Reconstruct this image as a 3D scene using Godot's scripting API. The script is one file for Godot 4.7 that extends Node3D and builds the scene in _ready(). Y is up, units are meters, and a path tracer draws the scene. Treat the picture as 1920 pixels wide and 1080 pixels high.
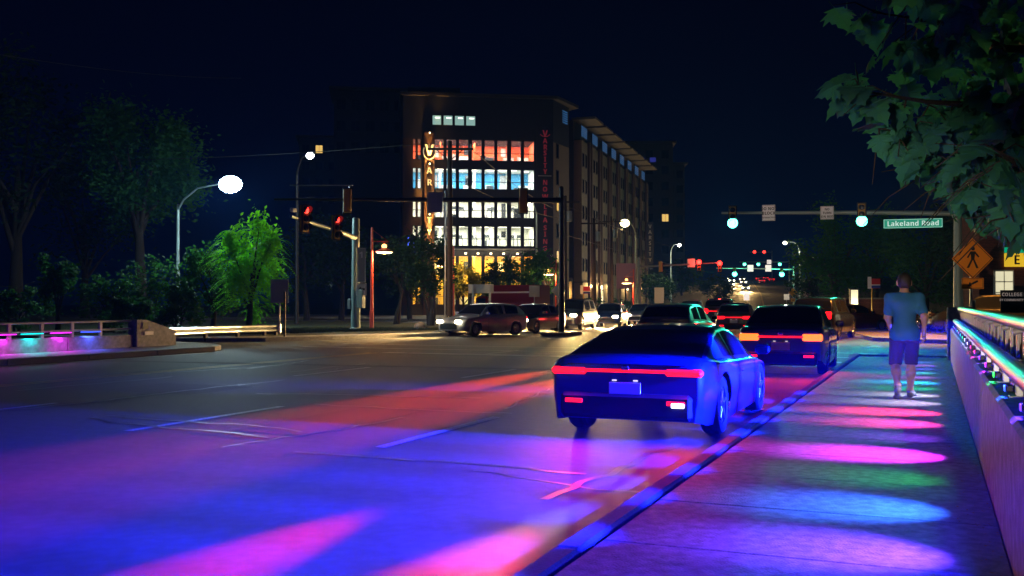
extends Node3D

# A bridge, a junction and a lit apartment block at night. Road axis = -Z, metres, y = 0 on the carriageway.

var M := {}
var taken := {}
var rng := RandomNumberGenerator.new()


class Shape:
	var v := PackedVector3Array()
	var n := PackedVector3Array()
	var uv := PackedVector2Array()
	var x := Transform3D()

	func raw(a: Vector3, b: Vector3, c: Vector3, na: Vector3, nb: Vector3, nc: Vector3) -> void:
		v.append(x * a); v.append(x * c); v.append(x * b)
		n.append((x.basis * na).normalized()); n.append((x.basis * nc).normalized()); n.append((x.basis * nb).normalized())

	func tri(a: Vector3, b: Vector3, c: Vector3) -> void:   # counter-clockwise seen from outside
		var m := (b - a).cross(c - a)
		if m.length_squared() < 1e-16:
			return
		raw(a, b, c, m, m, m)

	func quad(a: Vector3, b: Vector3, c: Vector3, d: Vector3) -> void:
		tri(a, b, c)
		tri(a, c, d)

	func box(c: Vector3, s: Vector3) -> void:
		var h := s / 2
		var p := []
		for i in 8:
			p.append(c + Vector3(h.x if i & 1 else -h.x, h.y if i & 2 else -h.y, h.z if i & 4 else -h.z))
		for f in [[4, 5, 7, 6], [1, 0, 2, 3], [5, 1, 3, 7], [0, 4, 6, 2], [6, 7, 3, 2], [0, 1, 5, 4]]:
			quad(p[f[0]], p[f[1]], p[f[2]], p[f[3]])

	func rbox(c: Vector3, s: Vector3, r: float) -> void:    # a box with chamfered edges
		var h := s / 2
		r = minf(r, minf(h.x, minf(h.y, h.z)) * 0.95)
		var k := func(sx: float, sy: float, sz: float, ax: int) -> Vector3:
			return c + Vector3(sx * (h.x - (0.0 if ax == 0 else r)), sy * (h.y - (0.0 if ax == 1 else r)), sz * (h.z - (0.0 if ax == 2 else r)))
		for s1 in [-1.0, 1.0]:
			var ax := [[k.call(s1, -1.0, -1.0, 0), k.call(s1, 1.0, -1.0, 0), k.call(s1, 1.0, 1.0, 0), k.call(s1, -1.0, 1.0, 0)],
				[k.call(-1.0, s1, -1.0, 1), k.call(-1.0, s1, 1.0, 1), k.call(1.0, s1, 1.0, 1), k.call(1.0, s1, -1.0, 1)],
				[k.call(-1.0, -1.0, s1, 2), k.call(1.0, -1.0, s1, 2), k.call(1.0, 1.0, s1, 2), k.call(-1.0, 1.0, s1, 2)]]
			for q in ax:
				out4(c, q)
			for s2 in [-1.0, 1.0]:
				out4(c, [k.call(s1, s2, -1.0, 0), k.call(s1, s2, 1.0, 0), k.call(s1, s2, 1.0, 1), k.call(s1, s2, -1.0, 1)])
				out4(c, [k.call(s1, -1.0, s2, 0), k.call(s1, 1.0, s2, 0), k.call(s1, 1.0, s2, 2), k.call(s1, -1.0, s2, 2)])
				out4(c, [k.call(-1.0, s1, s2, 1), k.call(1.0, s1, s2, 1), k.call(1.0, s1, s2, 2), k.call(-1.0, s1, s2, 2)])
				for s3 in [-1.0, 1.0]:
					out4(c, [k.call(s1, s2, s3, 0), k.call(s1, s2, s3, 1), k.call(s1, s2, s3, 2)])

	func out4(c: Vector3, q: Array) -> void:                # a flat convex polygon, turned to face away from c
		var m: Vector3 = (q[1] - q[0]).cross(q[2] - q[0])
		var mid: Vector3 = (q[0] + q[1] + q[2]) / 3.0
		var p := q.duplicate()
		if m.dot(mid - c) < 0:
			p.reverse()
		for i in range(1, p.size() - 1):
			tri(p[0], p[i], p[i + 1])

	func tube(p: Array, r, sides := 8, caps := true) -> void:
		var rings := []
		var nrm := []
		var up := Vector3.ZERO
		for i in p.size():
			var t: Vector3 = (p[mini(i + 1, p.size() - 1)] - p[maxi(i - 1, 0)]).normalized()
			if up == Vector3.ZERO:
				up = t.cross(Vector3.RIGHT if absf(t.x) < 0.8 else Vector3.BACK).normalized()
			up = (up - t * up.dot(t)).normalized()
			var side := t.cross(up)
			var rr: float = r[i] if r is Array else r
			var ring := []
			var nr := []
			for k in sides:
				var a := TAU * k / sides
				var d := up * cos(a) + side * sin(a)
				ring.append(p[i] + d * rr)
				nr.append(d)
			rings.append(ring)
			nrm.append(nr)
		for i in p.size() - 1:
			for k in sides:
				var j := (k + 1) % sides
				raw(rings[i][k], rings[i][j], rings[i + 1][j], nrm[i][k], nrm[i][j], nrm[i + 1][j])
				raw(rings[i][k], rings[i + 1][j], rings[i + 1][k], nrm[i][k], nrm[i + 1][j], nrm[i + 1][k])
		if caps:
			for k in range(1, sides - 1):
				tri(rings[0][0], rings[0][k + 1], rings[0][k])
				tri(rings[-1][0], rings[-1][k], rings[-1][k + 1])

	func lathe(pr: Array, at: Vector3, sides := 14, axis := Vector3.UP) -> void:   # pr: Vector2(radius, height), upwards along axis
		var u := axis.normalized()
		var e1 := u.cross(Vector3.RIGHT if absf(u.x) < 0.8 else Vector3.BACK).normalized()
		var e2 := u.cross(e1)
		for i in pr.size() - 1:
			var a: Vector2 = pr[i]
			var b: Vector2 = pr[i + 1]
			var sl := Vector2(b.y - a.y, a.x - b.x).normalized()
			for k in sides:
				var d0 := e1 * cos(TAU * k / sides) + e2 * sin(TAU * k / sides)
				var d1 := e1 * cos(TAU * (k + 1) / sides) + e2 * sin(TAU * (k + 1) / sides)
				var n0 := d0 * sl.x + u * sl.y
				var n1 := d1 * sl.x + u * sl.y
				var a0 := at + d0 * a.x + u * a.y
				var a1 := at + d1 * a.x + u * a.y
				var b0 := at + d0 * b.x + u * b.y
				var b1 := at + d1 * b.x + u * b.y
				if a.x > 1e-5:
					raw(a0, a1, b1, n0, n1, n1)
				if b.x > 1e-5:
					raw(a0, b1, b0, n0, n1, n0)

	func ball(c: Vector3, r: Vector3, sides := 12) -> void:
		var rings := sides / 2
		var pt := func(i: int, k: int) -> Vector3:
			var a := PI * i / rings - PI / 2
			return Vector3(cos(a) * cos(TAU * k / sides), sin(a), -cos(a) * sin(TAU * k / sides))
		for i in rings:
			for k in sides:
				var a: Vector3 = pt.call(i, k)
				var b: Vector3 = pt.call(i, k + 1)
				var d: Vector3 = pt.call(i + 1, k)
				var e: Vector3 = pt.call(i + 1, k + 1)
				if i > 0:
					raw(c + a * r, c + b * r, c + e * r, a / r, b / r, e / r)
				if i < rings - 1:
					raw(c + a * r, c + e * r, c + d * r, a / r, e / r, d / r)

	func prism(poly: PackedVector2Array, z0: float, z1: float) -> void:   # an outline in the xy plane, between z0 and z1
		var p := poly
		if Geometry2D.is_polygon_clockwise(p):
			p = p.duplicate()
			p.reverse()
		var t := Geometry2D.triangulate_polygon(p)
		for i in range(0, t.size(), 3):
			var a := p[t[i]]
			var b := p[t[i + 1]]
			var c := p[t[i + 2]]
			if (b - a).cross(c - a) < 0:
				var q := b
				b = c
				c = q
			tri(Vector3(a.x, a.y, z1), Vector3(b.x, b.y, z1), Vector3(c.x, c.y, z1))
			tri(Vector3(a.x, a.y, z0), Vector3(c.x, c.y, z0), Vector3(b.x, b.y, z0))
		for i in p.size():
			var a := p[i]
			var b := p[(i + 1) % p.size()]
			quad(Vector3(a.x, a.y, z0), Vector3(b.x, b.y, z0), Vector3(b.x, b.y, z1), Vector3(a.x, a.y, z1))

	func mesh() -> ArrayMesh:
		var m := ArrayMesh.new()
		if v.is_empty():
			return m
		var a := []
		a.resize(Mesh.ARRAY_MAX)
		a[Mesh.ARRAY_VERTEX] = v
		a[Mesh.ARRAY_NORMAL] = n
		if uv.size() == v.size():
			a[Mesh.ARRAY_TEX_UV] = uv
		m.add_surface_from_arrays(Mesh.PRIMITIVE_TRIANGLES, a)
		return m


func bx(c: Vector3, s: Vector3, r := 0.0) -> Shape:
	var h := Shape.new()
	if r > 0:
		h.rbox(c, s, r)
	else:
		h.box(c, s)
	return h


func tb(p: Array, r, sides := 8) -> Shape:
	var h := Shape.new()
	h.tube(p, r, sides)
	return h


func numbered(called: String, under: Node) -> String:
	var key := "%d/%s" % [under.get_instance_id(), called]
	var k: int = taken.get(key, 0)
	taken[key] = k + 1
	return called if k == 0 else "%s_%03d" % [called, k]


func put(called: String, shape, m: Material, under: Node = self) -> MeshInstance3D:
	var o := MeshInstance3D.new()
	o.name = numbered(called, under)
	o.mesh = shape.mesh() if shape is Shape else shape
	o.material_override = m
	under.add_child(o, true)
	return o


func tag(o: Node, label: String, category := "", group := "") -> Node:
	o.set_meta("label", label)
	if category:
		o.set_meta("category", category)
	if group:
		o.set_meta("group", group)
	return o


func thing(called: String, label: String, category: String, at := Vector3.ZERO, turn := 0.0, group := "") -> Node3D:
	var o := Node3D.new()
	o.name = numbered(called, self)
	add_child(o, true)
	o.position = at
	o.rotation.y = turn
	tag(o, label, category, group)
	return o


func copy(src: Node3D, called: String, label: String, at: Vector3, turn := 0.0, group := "") -> Node3D:
	var o: Node3D = src.duplicate()
	o.name = numbered(called, self)
	add_child(o, true)
	o.position = at
	o.rotation = Vector3(0, turn, 0)
	o.scale = Vector3.ONE
	o.set_meta("label", label)
	if group:
		o.set_meta("group", group)
	return o


func struct(called: String, shape, m: Material) -> MeshInstance3D:
	var o := put(called, shape, m)
	o.set_meta("kind", "structure")
	return o


func lin(r: float, g: float, b: float) -> Color:
	return Color(r, g, b).linear_to_srgb()


func mat(key: String, c: Color, rough := 0.7, metal := 0.0) -> StandardMaterial3D:
	var m := StandardMaterial3D.new()
	m.resource_name = key
	m.albedo_color = c.linear_to_srgb()
	m.roughness = rough
	m.metallic = metal
	M[key] = m
	return m


func glow(key: String, c: Color, energy: float) -> StandardMaterial3D:
	var m := mat(key, Color(c.r * 0.5, c.g * 0.5, c.b * 0.5), 0.4)
	m.emission_enabled = true
	m.emission = c.linear_to_srgb()
	m.emission_energy_multiplier = energy
	return m


func noise(freq: float, octaves := 4, seed_ := 1, type := FastNoiseLite.TYPE_SIMPLEX_SMOOTH) -> FastNoiseLite:
	var f := FastNoiseLite.new()
	f.noise_type = type
	f.frequency = freq
	f.fractal_octaves = octaves
	f.seed = seed_
	return f


func noise_tex(f: FastNoiseLite, lo: float, hi: float, size := 512) -> NoiseTexture2D:
	var t := NoiseTexture2D.new()
	t.width = size
	t.height = size
	t.seamless = true
	t.noise = f
	var g := Gradient.new()
	g.set_color(0, Color(lo, lo, lo))
	g.set_color(1, Color(hi, hi, hi))
	t.color_ramp = g
	return t


func bump_tex(f: FastNoiseLite, strength: float, size := 512) -> NoiseTexture2D:
	var t := NoiseTexture2D.new()
	t.width = size
	t.height = size
	t.seamless = true
	t.as_normal_map = true
	t.bump_strength = strength
	t.noise = f
	return t


func textured(m: StandardMaterial3D, per_metre: float, albedo: Texture2D, normal: Texture2D = null, depth := 1.0) -> StandardMaterial3D:
	m.uv1_triplanar = true
	m.uv1_world_triplanar = true
	m.uv1_scale = Vector3.ONE * per_metre
	m.albedo_texture = albedo
	if normal:
		m.normal_enabled = true
		m.normal_texture = normal
		m.normal_scale = depth
	return m


func omni(under: Node, at: Vector3, c: Color, e: float, size := 0.08) -> OmniLight3D:
	var l := OmniLight3D.new()
	l.name = numbered("light", under)
	l.light_color = c.linear_to_srgb()
	l.light_energy = e
	l.light_size = size
	l.omni_range = 120
	l.omni_attenuation = 2
	l.shadow_enabled = true
	l.position = at
	under.add_child(l, true)
	return l


func spot(under: Node, at: Vector3, towards: Vector3, half_angle: float, c: Color, e: float, size := 0.05, soft := 0.5) -> SpotLight3D:
	var l := SpotLight3D.new()
	l.name = numbered("light", under)
	l.light_color = c.linear_to_srgb()
	l.light_energy = e
	l.light_size = size
	l.spot_range = 160
	l.spot_attenuation = 2
	l.spot_angle = half_angle
	l.spot_angle_attenuation = soft
	l.shadow_enabled = true
	l.transform = Transform3D(Basis.looking_at(towards, Vector3.UP if absf(towards.normalized().y) < 0.98 else Vector3.RIGHT), at)
	under.add_child(l, true)
	return l


func text(under: Node, called: String, s: String, height: float, at: Vector3, m: Material, depth := 0.01, basis_ := Basis(), font := "Droid Sans", bold := true) -> MeshInstance3D:
	var f := SystemFont.new()
	f.font_names = PackedStringArray([font])
	f.font_weight = 700 if bold else 400
	var t := TextMesh.new()
	t.text = s
	t.font = f
	t.font_size = 40
	t.pixel_size = height / 29.0
	t.depth = depth
	t.curve_step = 3
	var o := put(called, t, m, under)
	o.transform = Transform3D(basis_, at)
	return o



func _ready() -> void:
	rng.seed = 20240611
	var cam := Camera3D.new()
	cam.name = "camera"
	cam.fov = 32.27
	cam.near = 0.1
	cam.far = 2000
	cam.position = Vector3(0, 1.5, 0)
	cam.rotation_degrees = Vector3(0.86, 22.95, 0)
	add_child(cam)
	cam.current = true

	var sky_mat := ProceduralSkyMaterial.new()
	sky_mat.sky_top_color = lin(0.0002, 0.0002, 0.0045)
	sky_mat.sky_horizon_color = lin(0.0002, 0.0009, 0.0065)
	sky_mat.sky_curve = 0.25
	sky_mat.ground_horizon_color = lin(0.0006, 0.0008, 0.003)
	sky_mat.ground_bottom_color = lin(0.0004, 0.0004, 0.001)
	var sky := Sky.new()
	sky.sky_material = sky_mat
	var env := Environment.new()
	env.background_mode = Environment.BG_SKY
	env.sky = sky
	env.tonemap_mode = Environment.TONE_MAPPER_LINEAR
	env.tonemap_exposure = 1.0
	env.sdfgi_enabled = true
	env.ssao_enabled = true
	env.ssil_enabled = true
	env.fog_enabled = true                                  # thin blue haze, added for a glow round the lamps
	env.fog_density = 0.0005
	env.fog_light_color = lin(0.07, 0.26, 1.0)
	var we := WorldEnvironment.new()
	we.name = "environment"
	we.environment = env
	add_child(we)

	materials()
	setting()
	right_parapet()
	left_parapet()
	corner_building()
	long_block()
	far_buildings()
	street_lights()
	signals()
	signs()
	poles_and_wires()
	trees()
	vehicles()
	pedestrian()
	small_things()


func materials() -> void:
	var fine := noise_tex(noise(0.09, 4, 3), 0.55, 1.0)
	var fine_b := bump_tex(noise(0.2, 3, 5), 6.0)
	var blotch := noise_tex(noise(0.012, 5, 8), 0.45, 1.0)
	var grain := noise_tex(noise(0.05, 4, 12), 0.7, 1.0)
	var a := textured(mat("asphalt", Color(0.066, 0.062, 0.058), 0.66), 1.4, noise_tex(noise(0.30, 3, 3), 0.45, 1.0, 1024), bump_tex(noise(0.30, 2, 5), 5.0, 1024), 0.5)
	a.detail_enabled = true
	a.detail_albedo = noise_tex(noise(0.004, 5, 21), 0.62, 1.0, 1024)
	a.detail_blend_mode = BaseMaterial3D.BLEND_MODE_MUL
	textured(mat("concrete", Color(0.27, 0.26, 0.25), 0.7), 0.4, noise_tex(noise(0.02, 6, 31), 0.62, 1.0, 1024), bump_tex(noise(0.25, 3, 6), 3.0), 0.5)
	textured(mat("wall concrete", Color(0.33, 0.32, 0.34), 0.8), 0.6, noise_tex(noise(0.016, 5, 35), 0.7, 1.0), bump_tex(noise(0.18, 3, 9), 3.0), 0.5)
	textured(mat("kerb stone", Color(0.13, 0.125, 0.12), 0.8), 1.1, grain, fine_b, 0.5)
	textured(mat("soil", Color(0.03, 0.028, 0.02), 0.95), 0.3, blotch)
	textured(mat("grass", Color(0.07, 0.10, 0.025), 0.9), 0.8, noise_tex(noise(0.03, 5, 41), 0.4, 1.0), bump_tex(noise(0.15, 3, 42), 8.0), 1.0)
	textured(mat("road paint", Color(0.62, 0.62, 0.60), 0.6), 1.5, noise_tex(noise(0.04, 5, 51), 0.35, 1.0))
	textured(mat("yellow paint", Color(0.60, 0.33, 0.03), 0.6), 1.5, noise_tex(noise(0.04, 5, 52), 0.45, 1.0))
	mat("black", Color(0.008, 0.008, 0.009), 0.6)
	mat("rubber", Color(0.015, 0.015, 0.015), 0.85)
	mat("joint", Color(0.012, 0.012, 0.012), 0.9)
	mat("galvanised", Color(0.38, 0.40, 0.41), 0.42, 0.75)
	mat("rail teal light", Color(0.07, 0.27, 0.26), 0.42, 0.2)  # teal of the light on the rails, put into their albedo
	mat("post paint", Color(0.40, 0.36, 0.38), 0.55, 0.2)
	mat("pole paint", Color(0.22, 0.30, 0.30), 0.5, 0.2)
	mat("red paint", Color(0.45, 0.035, 0.02), 0.5)
	mat("dark metal", Color(0.03, 0.03, 0.035), 0.5, 0.5)
	mat("white paint", Color(0.75, 0.75, 0.74), 0.5)
	mat("sign white", Color(0.78, 0.76, 0.80), 0.5)
	mat("sign back", Color(0.33, 0.36, 0.35), 0.5, 0.4)
	mat("sign green", Color(0.0, 0.23, 0.13), 0.45)
	mat("sign orange", Color(0.85, 0.25, 0.01), 0.5)
	mat("sign yellow", Color(0.75, 0.42, 0.02), 0.5)
	mat("sign red", Color(0.55, 0.02, 0.03), 0.5)
	mat("sign blue", Color(0.02, 0.05, 0.35), 0.5)
	mat("signal yellow", Color(0.55, 0.27, 0.02), 0.5)
	textured(mat("wood pole", Color(0.07, 0.05, 0.04), 0.9), 1.0, noise_tex(noise(0.03, 4, 61), 0.5, 1.0))
	textured(mat("bark", Color(0.05, 0.038, 0.03), 0.95), 1.5, noise_tex(noise(0.04, 4, 62), 0.4, 1.0), bump_tex(noise(0.06, 4, 63), 6.0), 1.0)
	textured(mat("brick red", Color(0.20, 0.06, 0.04), 0.85), 2.5, brick_tex())
	textured(mat("brick warm", Color(0.28, 0.13, 0.06), 0.8), 2.0, noise_tex(noise(0.22, 2, 66), 0.35, 1.0), bump_tex(noise(0.22, 2, 66), 8.0), 1.0)
	textured(mat("facade navy", Color(0.022, 0.026, 0.045), 0.6), 0.3, grain)
	textured(mat("facade brown", Color(0.085, 0.05, 0.04), 0.8), 0.3, grain)
	textured(mat("facade beige", Color(0.33, 0.27, 0.19), 0.8), 0.3, grain)
	textured(mat("facade dark", Color(0.05, 0.05, 0.055), 0.7), 0.3, grain)
	textured(mat("facade grey", Color(0.12, 0.12, 0.12), 0.8), 0.3, grain)
	mat("eave", Color(0.08, 0.075, 0.07), 0.7)
	mat("dark glass", Color(0.012, 0.014, 0.018), 0.08)
	var pane := mat("pane", Color(0.9, 0.95, 0.95), 0.05)
	pane.transparency = BaseMaterial3D.TRANSPARENCY_ALPHA
	pane.albedo_color.a = 0.08
	mat("room white", Color(0.70, 0.70, 0.62), 0.8)
	mat("room orange", Color(0.80, 0.13, 0.03), 0.8)
	mat("room blue", Color(0.05, 0.34, 0.60), 0.8)
	mat("room grey", Color(0.45, 0.44, 0.42), 0.8)
	mat("room yellow", Color(0.75, 0.50, 0.06), 0.8)
	mat("machine", Color(0.03, 0.035, 0.04), 0.5)
	for k in [["leaf mid", 0.014, 0.055, 0.014], ["leaf bright", 0.085, 0.30, 0.010], ["leaf dark", 0.010, 0.026, 0.009], ["leaf olive", 0.10, 0.10, 0.02], ["leaf sycamore", 0.014, 0.075, 0.050]]:
		var lm := mat(k[0], Color(k[1], k[2], k[3]), 0.75)
		lm.metallic_specular = 0.25
		lm.backlight_enabled = true
		lm.backlight = lin(k[1] * 1.5, k[2] * 1.8, k[3])
	mat("litter", Color(0.28, 0.16, 0.07), 0.9)
	glow("lamp white", Color(0.85, 0.95, 1.0), 14.0)
	glow("lamp blue white", Color(0.55, 0.82, 1.0), 45.0)
	glow("lamp warm", Color(1.0, 0.82, 0.42), 8.0)
	glow("lamp sodium", Color(1.0, 0.45, 0.10), 6.0)
	glow("lamp cream", Color(1.0, 0.93, 0.75), 5.0)
	glow("headlamp glow", Color(1.0, 0.88, 0.58), 30.0)
	glow("tail red", Color(1.0, 0.006, 0.012), 2.6)
	glow("tail amber", Color(1.0, 0.10, 0.012), 4.0)
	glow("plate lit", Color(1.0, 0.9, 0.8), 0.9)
	glow("signal green lit", Color(0.10, 1.0, 0.62), 9.0)
	glow("signal red lit", Color(1.0, 0.03, 0.02), 6.0)
	mat("lens dark", Color(0.02, 0.01, 0.01), 0.3)
	glow("window warm", Color(1.0, 0.62, 0.16), 0.9)
	glow("window blue", Color(0.05, 0.06, 0.5), 0.35)
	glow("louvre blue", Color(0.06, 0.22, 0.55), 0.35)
	glow("window green", Color(0.25, 0.9, 0.75), 0.25)
	glow("letter red", Color(0.75, 0.06, 0.10), 0.11)
	glow("letter cream", Color(1.0, 0.85, 0.5), 0.55)
	glow("neon blue", Color(0.08, 0.16, 1.0), 2.0)
	glow("screen white", Color(1.0, 0.92, 0.6), 0.75)
	mat("skin", Color(0.42, 0.24, 0.17), 0.6)
	mat("hair", Color(0.02, 0.014, 0.01), 0.7)
	textured(mat("shirt blue", Color(0.03, 0.20, 0.42), 0.85), 6.0, grain)
	textured(mat("shorts brown", Color(0.06, 0.035, 0.03), 0.85), 6.0, grain)
	mat("shoe", Color(0.12, 0.12, 0.13), 0.6)
	for k in [["car silver", 0.52, 0.53, 0.56, 0.35], ["car white", 0.72, 0.72, 0.74, 0.1], ["car black", 0.012, 0.012, 0.014, 0.3], ["car red", 0.22, 0.02, 0.02, 0.2], ["car grey", 0.10, 0.11, 0.12, 0.4], ["car blue", 0.03, 0.06, 0.20, 0.4]]:
		var cm := mat(k[0], Color(k[1], k[2], k[3]), 0.32, k[4])
		cm.clearcoat_enabled = true
		cm.clearcoat = 1.0
		cm.clearcoat_roughness = 0.06
	mat("chrome", Color(0.7, 0.7, 0.72), 0.18, 1.0)
	mat("rim metal", Color(0.40, 0.41, 0.43), 0.3, 0.9)


func brick_tex() -> ImageTexture:
	var im := Image.create(256, 256, false, Image.FORMAT_RGB8)
	var r := RandomNumberGenerator.new()
	r.seed = 77
	im.fill(Color(0.72, 0.70, 0.66))
	for row in 16:
		for col in 5:
			var t := r.randf_range(0.55, 1.0)
			var x := col * 64 + (32 if row % 2 else 0) - 32
			im.fill_rect(Rect2i(maxi(x, 0), row * 16, mini(61, 61 + mini(x, 0)), 14), Color(t, t * 0.96, t * 0.92))
	return ImageTexture.create_from_image(im)


func slab(poly: Array, y0: float, y1: float) -> Shape:    # poly: Vector2(x, z)
	var h := Shape.new()
	h.x = Transform3D(Basis(Vector3.RIGHT, -PI / 2), Vector3.ZERO)
	var p := PackedVector2Array()
	for q in poly:
		p.append(Vector2(q.x, -q.y))
	h.prism(p, y0, y1)
	return h


func far_road(t: float) -> Vector3:                        # centre line beyond the junction, t in metres of -z
	var k := [[-80.0, -12.5, 0.0], [-90.0, -14.0, 0.0], [-120.0, -18.5, 0.15], [-155.0, -24.0, 1.0], [-200.0, -31.5, 3.2], [-240.0, -39.0, 5.4], [-290.0, -48.0, 7.6], [-340.0, -58.5, 9.3], [-420.0, -84.0, 11.0], [-480.0, -110.0, 11.0]]
	for i in k.size() - 1:
		if t <= k[i][0] and t >= k[i + 1][0]:
			var w: float = (t - k[i][0]) / (k[i + 1][0] - k[i][0])
			return Vector3(lerpf(k[i][1], k[i + 1][1], w), lerpf(k[i][2], k[i + 1][2], w), t)
	return Vector3(k[0][1], 0, t)


func ribbon(o0: float, o1: float, lift: float, t0: float, t1: float, step := 5.0) -> Shape:
	var h := Shape.new()
	var n := int(ceil(absf(t1 - t0) / step))
	for i in n:
		var a := far_road(lerpf(t0, t1, float(i) / n)) + Vector3.UP * lift
		var b := far_road(lerpf(t0, t1, float(i + 1) / n)) + Vector3.UP * lift
		h.quad(a + Vector3(o0, 0, 0), a + Vector3(o1, 0, 0), b + Vector3(o1, 0, 0), b + Vector3(o0, 0, 0))
	return h


func setting() -> void:
	var g := Shape.new()
	g.quad(Vector3(-600, -0.03, 300), Vector3(600, -0.03, 300), Vector3(600, -0.03, -900), Vector3(-600, -0.03, -900))
	struct("ground", g, M["soil"])
	var rd := Shape.new()
	for i in 27:                                            # the junction and both roads as one sheet of asphalt
		var z := 45.0 - i * 5.0
		rd.quad(Vector3(-64, 0, z), Vector3(60, 0, z), Vector3(60, 0, z - 5), Vector3(-64, 0, z - 5))
	var road := struct("road", rd, M["asphalt"])
	var hill := struct("hill_road", ribbon(-8.5, 8.0, 0.004, -89, -478), M["asphalt"])
	var slope := Shape.new()
	for i in 40:
		var t := -95.0 - i * 9.5
		var a := far_road(t)
		var b := far_road(t - 9.5)
		for s in [-1.0, 1.0]:
			var e0 := Vector3(s * 8.2, -0.06, 0)
			var e1 := Vector3(s * 90.0, -0.06 + 0.5, 0)
			if s > 0:
				slope.quad(a + e0, a + e1, b + e1, b + e0)
			else:
				slope.quad(a + e1, a + e0, b + e0, b + e1)
	struct("hill", slope, M["grass"])
	# markings: thin sheets 4 mm above the asphalt, each a part of the road
	var dash := func(x: float, z: float, l: float, w: float, m: String) -> void:
		var q := Shape.new()
		q.quad(Vector3(x - w / 2, 0.004, z), Vector3(x + w / 2, 0.004, z), Vector3(x + w / 2, 0.004, z - l), Vector3(x - w / 2, 0.004, z - l))
		put("lane_marking", q, M[m], road)
	for x in [-5.3, -8.7, -12.1]:
		for k in 7:
			dash.call(x, 18.0 - k * 9.0 + (0.9 if x == -12.1 else 0.0), 3.0, 0.12, "road paint")
	for x in [-15.4, -15.65]:
		dash.call(x, 30.0, 56.0, 0.11, "yellow paint")
	dash.call(-20.1, 30.0, 54.0, 0.12, "road paint")
	for x in [-5.3, -8.7]:
		for k in 4:
			dash.call(x - 0.25 - k * 1.2, -55.0 - k * 8.0, 3.0, 0.12, "road paint")
	var stop := Shape.new()
	stop.quad(Vector3(-15.3, 0.004, -26.0), Vector3(-2.1, 0.004, -26.0), Vector3(-2.1, 0.004, -26.55), Vector3(-15.3, 0.004, -26.55))
	put("stop_line", stop, M["road paint"], road)
	for k in 2:
		var cw := Shape.new()
		cw.quad(Vector3(-20.0, 0.004, -28.6 - k * 2.6), Vector3(-1.4, 0.004, -28.6 - k * 2.6), Vector3(-1.4, 0.004, -28.82 - k * 2.6), Vector3(-20.0, 0.004, -28.82 - k * 2.6))
		put("crossing_line", cw, M["road paint"], road)
	var jt := Shape.new()
	jt.quad(Vector3(-20.45, 0.004, -19.4), Vector3(-1.95, 0.004, -21.5), Vector3(-1.95, 0.004, -21.85), Vector3(-20.45, 0.004, -19.75))
	put("bridge_joint", jt, M["joint"], road)
	var ms := Shape.new()
	ms.lathe([Vector2(0.36, 0.003), Vector2(0.36, 0.014), Vector2(0.31, 0.016), Vector2(0.305, 0.008), Vector2(0.0, 0.008)], Vector3(-2.55, 0, -14.2), 20)
	for k in 5:
		ms.box(Vector3(-2.55, 0.011, -14.38 + k * 0.09), Vector3(0.36, 0.008, 0.035))
	tag(put("manhole_cover", ms, M["dark metal"]), "round cast iron manhole cover in the kerb lane beside the near pavement", "manhole cover")
	for s in [[-0.45, -0.28], [0.28, 0.45]]:
		put("centre_line", ribbon(s[0] * 3.6 - 1.0, s[1] * 3.6 - 0.6 - 1.0 + 0.25, 0.012, -92, -420), M["yellow paint"], hill)
	# crack sealing and two old trench patches
	mat("tar", Color(0.016, 0.016, 0.017), 0.45)
	textured(mat("patch asphalt", Color(0.036, 0.035, 0.034), 0.72), 1.7, noise_tex(noise(0.3, 3, 71), 0.5, 1.0), bump_tex(noise(0.3, 2, 72), 5.0), 0.6)
	var g2 := RandomNumberGenerator.new()
	g2.seed = 515
	for k in 26:
		var p := Vector3(g2.randf_range(-17.0, -2.6), 0.005, g2.randf_range(-20.0, -2.5))
		var d := Vector3(g2.randf_range(-0.25, 0.25), 0, -1) if k % 3 else Vector3(1, 0, g2.randf_range(-0.3, 0.3))
		var sm := Shape.new()
		var w := g2.randf_range(0.018, 0.04)
		for i in 14:
			var q := p + d.normalized() * g2.randf_range(0.15, 0.34) + Vector3(-d.z, 0, d.x).normalized() * g2.randfn() * 0.05
			var sd := Vector3(-(q - p).z, 0, (q - p).x).normalized() * w
			sm.quad(p + sd, p - sd, q - sd, q + sd)
			p = q
		var so := put("tar_seam", sm, M["tar"], road)
		so.position.y = 0.0002 * k
	for q in [[-7.6, -9.5, 1.1, 4.6], [-3.6, -16.8, 1.5, 2.4], [-13.2, -13.0, 2.0, 1.6]]:
		var pt := Shape.new()
		pt.quad(Vector3(q[0], 0.003, q[1]), Vector3(q[0] + q[2], 0.003, q[1] + 0.06), Vector3(q[0] + q[2] + 0.05, 0.003, q[1] - q[3]), Vector3(q[0] - 0.03, 0.003, q[1] - q[3] - 0.05))
		put("road_patch", pt, M["patch asphalt"], road)
	# right pavement: slabs, kerb stones
	var pv := struct("pavement", bx(Vector3(-0.71, 0.055, -8.3), Vector3(2.13, 0.11, 37.0)), M["joint"])
	var variants := []
	for k in 3:
		variants.append(bx(Vector3.ZERO, Vector3(2.10, 0.06, 1.236), 0.008).mesh())
	for k in 29:
		var z := 9.55 - k * 1.25 - 0.625
		var sl := put("paving_slab", variants[k % 3], M["concrete"], pv)
		sl.position = Vector3(-0.695, 0.12 + rng.randf_range(-0.001, 0.002), z)
		sl.rotation = Vector3(rng.randf_range(-0.001, 0.001), 0, rng.randf_range(-0.001, 0.001))
	var ks := bx(Vector3.ZERO, Vector3(0.15, 0.2, 2.49), 0.018).mesh()
	var kerb := struct("kerb", bx(Vector3(-1.87, 0.0, -8.3), Vector3(0.13, 0.08, 36.9)), M["joint"])
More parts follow.
